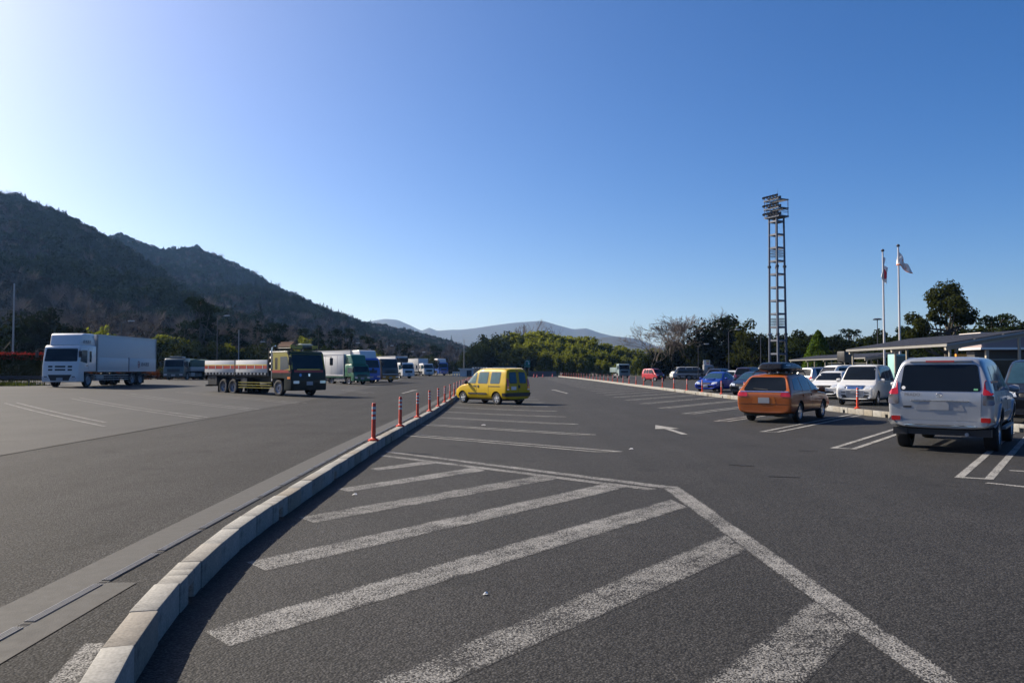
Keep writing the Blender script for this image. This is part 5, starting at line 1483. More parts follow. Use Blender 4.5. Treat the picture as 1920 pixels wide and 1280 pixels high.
# ------------------------------------------------------------------ trucks (front at x = 0, body towards -x)
def truck(name, label, px, py, hd, W, CL, Hc, L, axf, axr, wr, cab, group=None, side='R', lamp_z=.75, wz=None, roof=None, side_guard=True, dual=True, grille=True, bumper=None, floor=1.05, guard_mat=None):
    """px,py: contact point of the near front wheel (side R or L) or, with side C, the middle of the front"""
    h = Vector(unit(hd))
    lf = Vector((-h.y, h.x))
    p = gp(px, py)
    c = Vector((p.x, p.y))
    if side != 'C':
        c += lf * (W / 2 - .16) * (1 if side == 'R' else -1) + h * -axf
    loc, rz = place(c.x, c.y, h)
    t = thing(name, label, 'truck', loc, rz, group)
    prof = [(0, .36), (.02, .75), (0, 1.45 * Hc / 2.9), (-.07, 1.78 * Hc / 2.9), (-.28, Hc - .14), (-.46, Hc), (-CL, Hc), (-CL, wr * 2 + .06), (axf + wr + .12, wr * 2 + .06), (axf + wr + .08, .36)]
    me = MB().prism(prof, -W / 2, W / 2).mesh('cab', cab, bev=.07, seg=3)
    link('cab', me, t)
    bv = bvh_of([me])
    wz = wz or 1.78 * Hc / 2.9
    decal(bv, 'windscreen', 'F', [(-W * .455, wz), (W * .455, wz), (W * .43, Hc - .24), (-W * .43, Hc - .24)], M_GLASS, t, rnd=.08, step=.25)
    for v in 'LR':
        decal(bv, 'side_window', v, [(-.24, wz), (-1.15, wz - .14), (-1.15, Hc - .34), (-.44, Hc - .34)], M_GLASSB, t, rnd=.06, step=.25)
        seam(bv, 'door_seam', v, [(-1.28, wr * 2 + .1), (-1.28, Hc - .25)], M_BLK, t, wd=.02)
        decal(bv, 'door_handle', v, [(-1.02, wz - .32), (-1.2, wz - .32), (-1.2, wz - .26), (-1.02, wz - .26)], M_BLK, t, off=.02)
    if CL > 1.75:
        both(bv, 'quarter_window', [(-1.42, wz - .05), (-1.70, wz - .05), (-1.70, Hc - .40), (-1.42, Hc - .40)], M_GLASS, t, rnd=.05, step=.25)
    bl = decal(bv, 'front_bumper', 'F', [(-W * .48, .40), (W * .48, .40), (W * .48, lamp_z + .14), (-W * .48, lamp_z + .14)], bumper or cab, t, off=.05, rnd=.05, step=.4)
    pairF(bv, 'headlamp', 'F', [(W * .30, lamp_z - .08), (W * .46, lamp_z - .08), (W * .46, lamp_z + .08), (W * .30, lamp_z + .08)], M_CLAMP, bl, off=.06, rnd=.03, step=.3)
    decal(bv, 'number_plate', 'F', [(-.22, lamp_z - .18), (.22, lamp_z - .18), (.22, lamp_z + .04), (-.22, lamp_z + .04)], M_PLATEG, bl, off=.065, step=.3)
    if grille:
        decal(bv, 'grille', 'F', [(-W * .30, wz - .62), (W * .30, wz - .62), (W * .32, wz - .26), (-W * .32, wz - .26)], M_BLK, t, off=.012, rnd=.04, step=.4)
    wheels(t, [(axf, s * (W / 2 - .16)) for s in (1, -1)], wr, .27 * wr / .5, 'truck', M_STEEL)
    for a in axr:
        wheels(t, [(a, s * (W / 2 - .27)) for s in (1, -1)], wr, .50 * wr / .5, 'truck', M_STEEL)
    cz = wr * 1.5
    MB().bb(-L + .1, axf - .2, -.48, -.36, cz, floor - .16).bb(-L + .1, axf - .2, .36, .48, cz, floor - .16).build('chassis', M_FRAME, t)
    MB().bb(axf - 1.3, axf - 2.3, W / 2 - .55, W / 2 - .12, cz - .22, floor - .22).build('fuel_tank', M_ALUS, t, bev=.05)
    MB().bb(axf - 1.3, axf - 2.1, -W / 2 + .12, -W / 2 + .55, cz - .22, floor - .22).build('battery_box', M_FRAME, t, bev=.03)
    for s in (1, -1):
        for a in axr[-1:]:
            MB().bb(a - wr - .16, a - wr - .14, s * (W / 2 - .5), s * (W / 2 - .05), .14, floor - .2).build('mud_flap', M_BLK, t)
    if side_guard:
        g0, g1 = axf - wr - .25, axr[0] + wr + .15
        for s in (1, -1):
            for zz in (.48, .64, .80):
                MB().bb(g1, g0, s * (W / 2 - .09), s * (W / 2 - .05), zz * wr / .5 - .012, zz * wr / .5 + .022).build('side_guard_bar', guard_mat or M_ALU, t)
            MB().bb(g0 - .3, g0 - .36, s * (W / 2 - .14), s * (W / 2 - .092), .42 * wr / .5, floor - .16).bb(g1 + .3, g1 + .36, s * (W / 2 - .14), s * (W / 2 - .092), .42 * wr / .5, floor - .16).build('guard_bracket', M_FRAME, t)
    MB().bb(-L, -L + .12, -W / 2 + .08, W / 2 - .08, .5 * wr / .5, .62 * wr / .5).build('rear_bumper', M_FRAME, t)
    for s in (1, -1):
        mb = MB().bb(.16, .24, s * (W / 2 + .12), s * (W / 2 + .34), Hc - .85, Hc - .40)
        q = mb.build('door_mirror', M_BLK, t, bev=.03)
        MB().tube([(-.25, s * (W / 2 - .03), Hc - .3), (.2, s * (W / 2 + .2), Hc - .32), (.2, s * (W / 2 + .2), Hc - .8)], .018, 5).build('mirror_arm', M_BLK, q)
    return t, bv
def cargo_box(t, x0, x1, W, z0, z1, m=None, lower=0.0, ribs=0):
    b = MB().bb(x1, x0, -W / 2, W / 2, z0, z1).build('cargo_box', m or M_ALU, t, bev=.03)
    e = .025
    for s in (1, -1):
        for x in (x0, x1):
            MB().bb(x - .05, x + .05, s * (W / 2 - .05), s * (W / 2 + e), z0, z1 + .001).build('corner_post', M_ALUS, b)
        MB().bb(x1, x0, s * (W / 2 - .04), s * (W / 2 + e * .9), z1 - .08, z1 + .02).build('top_rail', M_ALU, b)
        MB().bb(x1, x0, s * (W / 2 - .04), s * (W / 2 + e * .9), z0 - .06, z0 + .06).build('bottom_rail', M_ALU, b)
        if lower:
            n = 2
            for k in range(n):
                a, c = lerp(x0, x1, k / n), lerp(x0, x1, (k + 1) / n)
                MB().bb(a - .07, c + .07, s * (W / 2), s * (W / 2 + .03), z0 + .07, z0 + lower).build('drop_panel', M_ALU, b, bev=.01)
            MB().bb(lerp(x0, x1, .5) - .05, lerp(x0, x1, .5) + .05, s * W / 2, s * (W / 2 + .035), z0 - .1, z0 + lower + .05).build('centre_post', M_BLK, b)
        for k in range(1, ribs):
            x = lerp(x0, x1, k / ribs)
            MB().bb(x - .008, x + .008, s * W / 2, s * (W / 2 + .008), z0 + .08, z1 - .1).build('panel_seam', M_ALUS, b)
    return b
def fairing(t, W, Hc, Ht, CL, m, x0=-.42):
    prof = [(x0, Hc - .02), (x0 - .05, Hc + .1), (x0 - .32, Ht - .12), (x0 - .52, Ht), (-CL + .02, Ht), (-CL + .02, Hc - .02)]
    mb = MB().prism(prof, -W / 2 + .04, W / 2 - .04)
    mb.v = [(x, y * (.86 if (x > x0 - .2) else (.94 if z > Ht - .2 else 1)), z) for x, y, z in mb.v]
    return mb.build('roof_fairing', m, t, bev=.11, seg=3)
P_DTEAL = paint('dark_teal_paint', (.06, .085, .085), .1)
GT = 'trucks parked on the truck side'
# 1 white wing-sided truck
t, bv = truck('box_truck', 'big white box truck with a tall roof fairing parked at the far left', 112, 726, 180, 2.49, 2.35, 2.9, 11.8, -1.38, (-7.9, -9.2), .5, P_WHITE, GT, 'C', .62, grille=False)
cargo_box(t, -2.5, -11.8, 2.49, 1.12, 3.72, M_ALU, .95)
fa = fairing(t, 2.45, 2.9, 3.74, 2.35, P_WHITE)
for zz in (1.42, 1.20):
    for y0, y1 in ((-.82, -.52), (-.36, .36), (.52, .82)):
        decal(bv, 'grille_slot', 'F', [(y0, zz - .06), (y1, zz - .06), (y1, zz + .06), (y0, zz + .06)], M_BLK, t, off=.01, rnd=.03, step=.3)
decal(bv, 'bumper_grille', 'F', [(-.62, .46), (.62, .46), (.80, .86), (-.80, .86)], M_BLK, t, off=.058, rnd=.04, step=.3)
pairF(bv, 'fog_lamp', 'F', [(.85, .52), (1.06, .52), (1.06, .76), (.85, .76)], M_BLK, t, off=.058, rnd=.03, step=.3)
M_INK = mat('dark_blue_lettering', (.02, .025, .06), .5)
textmesh('lettering', '松本運送', .34, M_INK, t, Matrix.Translation((-9.8, 1.292, 1.5)) @ TXT_L, shear=.2)
textmesh('lettering', '松本運送', .26, M_INK, fa, Matrix.Translation((-1.2, 1.172, 3.06)) @ TXT_L, shear=.25)
rg = MB()
for q in range(16): pass
rg.tube([(-8.75 + .13 * math.cos(q * math.pi / 8), 1.282, 1.62 + .26 * math.sin(q * math.pi / 8)) for q in range(17)], .022, 5)
rg.box((-8.75, 1.282, 1.62), (.16, .02, .05), ry=.7)
rg.build('round_logo', P_STRED, t)
# 2 grey truck with green tarpaulin
t, bv = truck('tarpaulin_truck', 'grey truck with a green tarpaulin bed between the white truck and the flatbed', 325, 712.4, 180, 2.3, 1.8, 2.45, 8.2, -1.2, (-5.9,), .43, P_DTEAL, GT, 'C', .62)
MB().bb(-8.2, -1.95, -1.15, 1.15, .98, 1.5).build('drop_sides', M_ALUS, t, bev=.02)
MB().prism([(-1.95, 1.45), (-1.95, 2.30), (-3.2, 2.42), (-5.2, 2.32), (-7.4, 2.4), (-8.2, 2.2), (-8.2, 1.45)], -1.16, 1.16).build('tarpaulin', M_TARP, t, bev=.12, seg=2)
MB().bb(-1.5, -.55, -.75, .75, 2.44, 2.66).build('roof_deflector', P_DTEAL, t, bev=.08)
# 3 black and lemon flatbed, driving
t, bv = truck('flatbed_truck', 'dark green and yellow flatbed truck with a red striped side and loaded cab roof', 525, 742.2, 130, 2.49, 2.1, 2.72, 9.9, -1.38, (-6.45, -7.6), .5, P_DGREEN, GT, 'R', .86, guard_mat=P_LEMON, grille=False, bumper=P_DGREEN)
for v in 'LR':
    decal(bv, 'yellow_door_panel', v, [(-.13, 1.56), (-1.9, 1.56), (-1.9, 2.62), (-.50, 2.62), (-.34, 2.45)], P_LEMON, t, off=.004, step=.3)
    decal(bv, 'red_stripe', v, [(-.06, 1.42), (-2.0, 1.42), (-2.0, 1.58), (-.06, 1.58)], P_STRED, t, off=.008, step=.3)
    decal(bv, 'side_glass', v, [(-.26, 1.72), (-1.1, 1.72), (-1.1, 2.36), (-.44, 2.36)], M_GLASSB, t, off=.012, rnd=.05, step=.3)
decal(bv, 'red_stripe', 'F', [(-1.22, 1.44), (1.22, 1.44), (1.22, 1.58), (-1.22, 1.58)], P_STRED, t, off=.008, step=.3)
decal(bv, 'yellow_stripe', 'F', [(-.85, 1.58), (.85, 1.58), (.80, 1.65), (-.80, 1.65)], P_STYEL, t, off=.010, step=.3)
decal(bv, 'yellow_brow', 'F', [(-1.08, 2.51), (1.08, 2.51), (1.05, 2.66), (-1.05, 2.66)], P_LEMON, t, off=.008, step=.3)
pairF(bv, 'corner_pillar', 'F', [(1.12, 1.62), (1.22, 1.60), (1.18, 2.55), (1.08, 2.55)], P_LEMON, t, off=.009, step=.3)
decal(bv, 'round_badge', 'F', [(-.62 + .09 * math.cos(q * .628), 1.28 + .09 * math.sin(q * .628)) for q in range(10)], mat('badge_blue', (.1, .3, .6), .3), t, off=.012)
decal(bv, 'emblem', 'F', [(-.05, 1.2), (.05, 1.2), (.07, 1.36), (-.07, 1.36)], M_CHR, t, off=.012)
decal(bv, 'corner_lamp', 'R', [(-.12, 1.05), (-.40, 1.05), (-.40, 1.18), (-.12, 1.18)], M_OLAMP, t, off=.014)
MB().bb(-9.9, -2.45, -1.2, 1.2, 1.22, 1.42).build('deck', M_FRAME, t)
MB().bb(-9.7, -2.6, -.5, .5, .9, 1.22).build('subframe', M_FRAME, t)
MB().bb(-5.6, -4.9, -1.15, -.75, .5, 1.1).build('tool_box', M_FRAME, t)
MB().bb(-9.6, -8.5, -1.15, 1.15, .62, 1.2).build('rear_box', M_FRAME, t)
for s in (1, -1):
    y0, y1 = s * 1.2, s * 1.245
    for k, (a, c) in enumerate(((-2.55, -6.12), (-6.2, -9.85))):
        gt = MB().bb(c, a, y0, y1, 1.42, 2.20).build('drop_side', M_ALU, t, bev=.008)
        MB().bb(c + .01, a - .01, y1, y1 + s * .006, 1.66, 1.86).build('red_stripe', P_STRED, gt)
        MB().bb(c + .01, a - .01, y1, y1 + s * .006, 1.865, 1.92).build('yellow_stripe', P_STYEL, gt)
        for q in range(4):
            x = lerp(a, c, (q + .5) / 4)
            MB().bb(x - .03, x + .03, y1 + s * .006, y1 + s * .016, 1.64, 1.89).build('latch', M_ALU, gt)
        for q in range(9):
            x = lerp(a, c, (q + .5) / 9)
            MB().bb(x - .09, x + .06, y0, y1 - s * .004, 1.30, 1.415).build('hinge', M_ALUS, gt)
    MB().bb(-6.2, -6.11, y0 - s * .05, y1 + s * .012, 1.2, 2.26).build('stake_post', M_FRAME, t)
MB().bb(-9.9, -9.85, -1.2, 1.2, 1.42, 2.2).build('tail_board', M_ALU, t)
hb = MB().bb(-2.52, -2.44, -1.2, 1.2, 1.22, 2.2)
for y in (-1.15, -.75, -.38, 0, .38, .75, 1.15): hb.bb(-2.5, -2.45, y - .03, y + .03, 2.0, 2.92)
for zz in (2.25, 2.55, 2.9): hb.bb(-2.51, -2.44, -1.18, 1.18, zz - .025, zz + .025)
hb.build('headboard', M_FRAME, t)
for s in (1, -1):
    for zz in (1.62, 1.98, 2.34, 2.68):
        MB().lathe([(.001, -.05), (.07, -.05), (.085, .0), (.07, .06), (.001, .07)], 10, 'y', (-2.25, s * 1.16, zz)).build('marker_lamp', M_CHR, t, smooth=True)
    MB().tube([(-2.25, s * 1.1, .9), (-2.25, s * 1.1, 2.95), (-2.1, s * .95, 3.05)], .045, 8).build('exhaust_stack', M_CHR, t)
rk = MB()
for y in (-.9, .9): rk.tube([(-.5, y, 2.72), (-.5, y, 2.9), (-2.0, y, 2.9), (-2.0, y, 2.72)], .025, 6)
for x in (-.6, -1.1, -1.6): rk.tube([(x, -.9, 2.9), (x, .9, 2.9)], .022, 6)
rk.build('roof_rack', M_FRAME, t)
MB().bb(-.6, -.56, -.95, -.1, 2.86, 3.1).bb(-.6, -.56, .62, 1.02, 2.86, 3.06).build('roof_board', P_LEMON, t)
ld_ = thing('timber_bundle', 'bundle of brown boards lying on the roof rack of the flatbed cab', 'timber', t.location, t.rotation_euler.z)
for k, (y, zz, l) in enumerate(((-.75, 3.02, 1.5), (-.55, 3.04, 1.6), (-.35, 3.01, 1.4), (-.68, 3.13, 1.5), (-.45, 3.15, 1.45), (-.56, 3.24, 1.3))):
    MB().box((-1.35, y, zz + .01), (l, .17, .09), rz=.04 * (k % 3 - 1)).build('board', M_WOOD, ld_)
tp = thing('folded_tarpaulin', 'grey-green folded tarpaulin on the right half of the flatbed cab roof', 'tarpaulin', t.location, t.rotation_euler.z)
MB().prism([(-.75, 2.93), (-.7, 3.08), (-1.0, 3.2), (-1.5, 3.14), (-1.85, 3.0), (-1.9, 2.93)], .05, .85).build('sheet', mat('grey_green_tarp', (.12, .16, .14), .6, var=.4, bmp=.5, bscale=10), tp, bev=.05)
# 4 green box truck
t, bv = truck('box_truck', 'green-cabbed box truck with a plain white box', 655, 720.4, 134, 2.0, 1.7, 2.1, 6.3, -1.05, (-4.2,), .37, P_GREEN, GT, 'R', .72, floor=.85)
cargo_box(t, -1.85, -6.3, 2.05, .95, 3.15, M_ALU, 0, 4)
fairing(t, 1.95, 2.1, 3.1, 1.72, P_GREEN, -.35)
MB().bb(-6.3, -1.75, -1.0, 1.0, .72, .9).build('green_skirt', P_GREEN, t)
# 5 white and blue truck with fairing, behind the green one
t, bv = truck('box_truck', 'tall truck with a pale blue fairing half hidden behind the green truck', 668, 717.6, 134, 2.49, 2.2, 2.85, 10.5, -1.38, (-7.2, -8.4), .5, P_BLUEW, GT, 'R')
cargo_box(t, -2.35, -10.5, 2.49, 1.12, 3.72, M_ALU, .9)
fairing(t, 2.45, 2.85, 3.72, 2.22, P_WHITE)
# 6 dark dump truck with amber bumper
t, bv = truck('dump_truck', 'dark brown truck with an orange bumper right of the green truck', 705, 716.2, 134, 2.49, 2.1, 2.85, 8.0, -1.38, (-5.0, -6.2), .5, P_BROWN, GT, 'R', .66, bumper=P_AMBER)
MB().prism([(-2.3, 1.15), (-2.3, 2.3), (-7.9, 2.3), (-8.1, 1.15)], -1.22, 1.22).build('dump_body', P_GREY, t, bev=.04)
decal(bv, 'lower_panel', 'F', [(-1.15, .92), (1.15, .92), (1.15, 1.05), (-1.15, 1.05)], M_ALUS, t, off=.014, step=.3)
# 7 white refrigerated truck
t, bv = truck('refrigerated_truck', 'white cabbed refrigerated truck with a black cooling unit above the cab', 749, 709, 138, 2.1, 1.8, 2.35, 7.2, -1.15, (-5.0,), .42, P_WHITE, GT, 'R', .66)
cargo_box(t, -1.95, -7.2, 2.15, 1.0, 3.35, M_ALU, 0, 0)
MB().bb(-1.95, -1.35, -.85, .85, 2.5, 3.1).build('cooling_unit', M_BLK, t, bev=.05)
# 8 white box truck
t, bv = truck('box_truck', 'white box truck standing between the refrigerated truck and the blue one', 790, 704.8, 138, 2.3, 1.9, 2.5, 8.4, -1.25, (-5.9,), .44, P_WHITE, GT, 'R', .68)
cargo_box(t, -2.05, -8.4, 2.35, 1.05, 3.5, M_ALU, 0, 0)
# 9 blue truck with white fairing
t, bv = truck('box_truck', 'farthest truck of the row with a blue front and white fairing', 818, 703.4, 140, 2.49, 2.2, 2.9, 10.0, -1.38, (-7.0, -8.2), .5, P_BLUEW, GT, 'R', .7)
cargo_box(t, -2.35, -10.0, 2.49, 1.12, 3.75, M_ALU, 0, 0)
fa = fairing(t, 2.45, 2.9, 3.75, 2.22, P_WHITE)
MB().lathe([(.001, 0), (.16, 0), (.16, .02), (.001, .02)], 14, 'y', (-1.2, -1.2, 3.35)).build('red_emblem', P_STRED, fa)
# right-hand side
GU = 'trucks at the back of the car side'
t, bv = truck('dump_truck', 'pale grey-green small dump truck facing the camera beyond the red car', 1171, 708.5, 172, 2.1, 1.75, 2.6, 6.4, -1.1, (-4.2,), .42, P_TEAL, GU, 'C')
MB().prism([(-1.95, 1.05), (-1.95, 1.95), (-6.3, 1.95), (-6.4, 1.05)], -1.08, 1.08).build('dump_body', P_TEAL, t, bev=.03)
for s in (1, -1):
    for k in range(6): MB().bb(-2.3 - k * .75, -2.38 - k * .75, s * 1.08, s * 1.12, 1.05, 1.95).build('body_rib', P_TEAL, t)
t, bv = truck('dump_truck', 'black-bodied dump truck with a grey cab behind the blue sedan', 1340, 712, 97, 2.0, 1.7, 2.3, 5.6, -1.05, (-3.9,), .40, P_GREY, GU, 'C', floor=.9)
MB().prism([(-1.85, .98), (-1.85, 1.6), (-5.5, 1.6), (-5.7, .98)], -1.0, 1.0).build('dump_body', P_BLACK, t, bev=.03)
for s in (1, -1):
    MB().bb(-5.6, -1.85, s * 1.0, s * 1.03, 1.55, 1.62).bb(-5.6, -1.85, s * 1.0, s * 1.03, .98, 1.03).build('body_rail', M_ALUS, t)
    for k in range(7): MB().bb(-2.1 - k * .5, -2.15 - k * .5, s * 1.0, s * 1.035, 1.03, 1.55).build('body_rib', M_FRAME, t)
p = at(1585, 700, 50)
h = unit(250)
t = thing('small_van', 'small white van with a ladder bar left of the pearl minivan', 'van', (p.x, p.y, gz(p.x, p.y)), math.atan2(h[1], h[0]))
st, k = tb(3.39, 1.47, 1.89, .2, 1.0, 1.18, 1.1, 1.55, 1.2, .06, .64)
me = loft(st, [(1.15, .28, .34, .45, 1.0), (-1.2, .28, .34, .45, 1.0)], P_WHITE)
link('body', me, t); bv = bvh_of([me])
wheels(t, [(a, s * .62) for a in (1.15, -1.2) for s in (1, -1)], .28, .16)
decal(bv, 'windscreen', 'F', [(-.6, 1.22), (.6, 1.22), (.54, 1.75), (-.54, 1.75)], M_GLASS, t, rnd=.06)
for a, b in ((1.25, .45), (.35, -.55), (-.65, -1.5)): both(bv, 'side_window', [(a, 1.15), (b, 1.15), (b, 1.72), (a - (.2 if a > 1 else 0), 1.72)], M_GLASS, t, rnd=.05)
rkk = MB()
for x in (.8, -1.2): rkk.tube([(x, -.6, 1.86), (x, -.6, 2.0), (x, .6, 2.0), (x, .6, 1.86)], .02, 6)
rkk.build('roof_rack', M_FRAME, t)
sp = thing('loudspeaker', 'black box loudspeaker standing on the roof of the small white van', 'loudspeaker', (p.x, p.y, gz(p.x, p.y)), math.atan2(h[1], h[0]))
MB().bb(-.25, .35, -.32, .32, 2.12, 2.74).build('cabinet', M_BLK, sp, bev=.03)
MB().bb(-.2, .3, -.25, -.2, 2.02, 2.12).bb(-.2, .3, .2, .25, 2.02, 2.12).build('foot', M_FRAME, sp)
# ------------------------------------------------------------------ floodlight tower
M_GALV = mat('galvanised_steel', (.085, .098, .13), .55, metal=.2, var=.2)
M_GALVD = mat('weathered_steel', (.035, .040, .055), .55, metal=.3, var=.25)
M_POLE = mat('pole_grey', (.26, .26, .27), .45, metal=.3)
M_LAMPB = mat('floodlight_housing', (.03, .032, .04), .5, metal=.2)
def tower():
    Z = 107
    b = at(1459, 690, Z)
    z0 = gz(b.x, b.y)
    t = thing('floodlight_tower', 'tall steel lattice tower with floodlights behind the parked cars', 'tower', (b.x, b.y, z0), R(28))
    w0, w1, Ht = .76, .66, 22.0
    def leg(s1, s2, z): k = lerp(w0, w1, z / Ht); return Vector((s1 * k, s2 * k, z))
    for s1 in (1, -1):
        for s2 in (1, -1):
            MB().tube([leg(s1, s2, 0), leg(s1, s2, Ht)], [.17, .13], 10).build('leg', M_GALV, t, smooth=True)
            for z in (6.3, 15.4):
                p = leg(s1, s2, z)
                MB().lathe([(.001, -.14), (.24, -.14), (.24, .14), (.001, .14)], 10, 'z', p).build('flange', M_GALVD, t)
    z = 1.9
    while z < Ht:
        q = [leg(1, 1, z), leg(1, -1, z), leg(-1, -1, z), leg(-1, 1, z)]
        mb = MB()
        for a, c in zip(q, q[1:] + q[:1]):
            d = (c - a); m = (a + c) / 2
            mb.box(m, (d.length, .1, .24), rz=math.atan2(d.y, d.x))
        mb.build('ring_beam', M_GALV, t)
        z += 1.78
    for z in (8.0, 17.2):
        q = [leg(1, 1, z), leg(1, -1, z), leg(-1, -1, z), leg(-1, 1, z)]
        mb = MB()
        for a, c in zip(q, q[1:] + q[:1]):
            for dz in (-.35, 0, .35):
                mb.tube([a + Vector((0, 0, dz)), c + Vector((0, 0, dz))], .025, 5)
            for k in range(1, 8):
                mb.tube([a.lerp(c, k / 8) + Vector((0, 0, -.6)), a.lerp(c, k / 8) + Vector((0, 0, .5))], .02, 4)
        mb.build('rest_cage', M_GALVD, t)
    ld_ = MB()
    for y in (-.2, .2): ld_.tube([(0, y, 0), (0, y, Ht)], .025, 5)
    zz = .3
    while zz < Ht:
        ld_.tube([(0, -.2, zz), (0, .2, zz)], .015, 4); zz += .35
    ld_.build('ladder', M_GALVD, t)
    pl = MB().bb(-.95, .95, -1.3, 1.3, Ht, Ht + .22).build('platform', M_GALV, t)
    for s1 in (1, -1):
        for s2 in (1, -1):
            MB().tube([(s1 * .88, s2 * 1.22, Ht + .2), (s1 * .88, s2 * 1.22, Ht + 2.5)], .05, 6).build('platform_post', M_GALVD, pl)
    for z in (Ht + 1.15, Ht + 2.3):
        mb = MB().bb(-.98, -.86, -1.32, 1.32, z, z + .12).bb(.82, .95, -1.3, 1.3, z, z + .13).bb(-.78, .82, -1.3, -1.16, z, z + .13).bb(-.78, .82, 1.16, 1.3, z, z + .13).bb(-.1, .1, -1.16, 1.16, z + .01, z + .1).bb(.35, .5, -1.16, 1.16, z + .01, z + .1)
        mb.build('lamp_beam', M_GALVD, pl)
        MB().bb(-1.0, -.985, -1.33, 1.33, z + .03, z + .15).build('beam_face', M_GALV, pl)
    rl = MB()
    for z in (Ht + .7, Ht + 1.0):
        rl.tube([(-.78, -1.22, z), (.88, -1.22, z), (.88, 1.22, z), (-.78, 1.22, z)], .025, 5)
    rl.build('railing', M_GALVD, pl)
    for z in (Ht + .5, Ht + 1.62, Ht + 2.75):
        for k in range(5):
            y = -1.12 + k * .56
            mb = MB().lathe([(.001, -.24), (.12, -.21), (.165, .0), (.19, .17), (.001, .14)], 10, 'z')
            m = Matrix.Translation((-1.1, y, z + .08)) @ Matrix.Rotation(R(-118), 4, 'Y')
            mb.v = [tuple(m @ Vector(v)) for v in mb.v]
            mb.box((-.96, y, z - .2), (.06, .06, .34))
            mb.build('floodlight', M_LAMPB, t, smooth=True)
    for z in (Ht + .45, Ht + 1.5, Ht + 2.62):  # inner lamp bodies added to fill the head into a dense dark cluster
        for k in range(5):
            MB().lathe([(.001, -.2), (.15, -.18), (.2, .0), (.2, .18), (.001, .2)], 8, 'z', (-.35, -.95 + k * .48, z)).build('filler_lamp', M_LAMPB, t, smooth=True)
    for y in (-.9, -.3, .3, .9): MB().bb(-.86, -.80, y - .03, y + .03, Ht + .2, Ht + 2.5).build('lamp_upright', M_GALVD, pl)
    MB().tube([(.9, .6, Ht + 2.6), (.9, .6, Ht + 4.2)], [.03, .01], 5).build('lightning_rod', M_GALVD, t)
    MB().bb(-1.3, 1.3, -1.3, 1.3, -.2, .9).build('footing', mat('concrete_block', (.38, .38, .36), .85), t, bev=.03)
tower()
# ------------------------------------------------------------------ flagpoles and flags
def flag(name, label, top, Y, droop, cells, mats_, pick):
    pass
def flagpole(px, topy, Y, lab, flab, kind):
    b = at(px, topy, Y)
    z0 = gz(b.x, b.y)
    t = thing('flagpole', lab, 'flagpole', (b.x, b.y, z0), 0, 'flagpoles')
    H = b.z - z0
    MB().tube([(0, 0, 0), (0, 0, H)], [.075, .045], 10).build('mast', mat('white_mast', (.48, .46, .46), .4), t, smooth=True)
    MB().lathe([(.001, H), (.1, H + .02), (.12, H + .1), (.07, H + .18), (.001, H + .2)], 10).build('truck_cap', M_GALVD, t, smooth=True)
    MB().tube([(.08, 0, 1), (.07, 0, H - .1)], .008, 4).build('halyard', M_STK, t)
    f = thing('flag', flab, 'flag', (b.x, b.y, z0), 0)
    nu, nv = 26, 18
    W_, Hh = (2.0, 1.35)
    vs, fs, mi = [], [], []
    for j in range(nv + 1):
        v = j / nv
        for i in range(nu + 1):
            u = i / nu
            if kind == 'sun':      # hanging limp in folds
                fold = .07 * math.sin(u * 17) * (.35 + u)
                x = .05 + .22 * u + .09 * math.sin(u * 9 + v * 2)
                y = fold
                z = H - .4 - v * Hh - u * .85 * (1 - .25 * v) + .1 * math.sin(u * 8)
                x -= .22 * v * (1 - u)
            else:                  # half open, falling to the right
                x = .04 + u * 1.0 * (.55 + .45 * v) - .36 * v * (1 - u) * .5
                y = .10 * math.sin(u * 11 + v * 3)
                z = H - .3 - v * .98 * (1 - .35 * u) - u * .95 + .10 * math.sin(u * 7)
            vs.append((x, y, z))
    for j in range(nv):
        for i in range(nu):
            u, v = (i + .5) / nu, (j + .5) / nv
            a = j * (nu + 1) + i
            fs.append((a, a + 1, a + nu + 2, a + nu + 1))
            d = math.hypot((u - .5) * W_, (v - .5) * Hh)
            mi.append(1 if (d < .42 if kind == 'sun' else (.90 < v or abs(d - .34) < .05)) else 0)
    me = bpy.data.meshes.new('cloth')
    me.from_pydata(vs, [], fs)
    me.materials.append(mat('flag_white', (.78, .76, .74), .8)); me.materials.append(mat('flag_red', (.6, .02, .05), .8) if kind == 'sun' else mat('flag_orange', (.78, .24, .10), .8))
    me.polygons.foreach_set('material_index', mi)
    me.shade_smooth()
    o = link('cloth', me, f)
    so = o.modifiers.new('thick', 'SOLIDIFY'); so.thickness = .006
flagpole(1655, 472, 56.5, 'pale flagpole carrying the limp red and white flag', 'white flag with a red disc hanging limp on the left flagpole', 'sun')
flagpole(1684, 463, 54.5, 'pale flagpole carrying the white and orange flag', 'white flag with orange edges blowing open on the right flagpole', 'open')
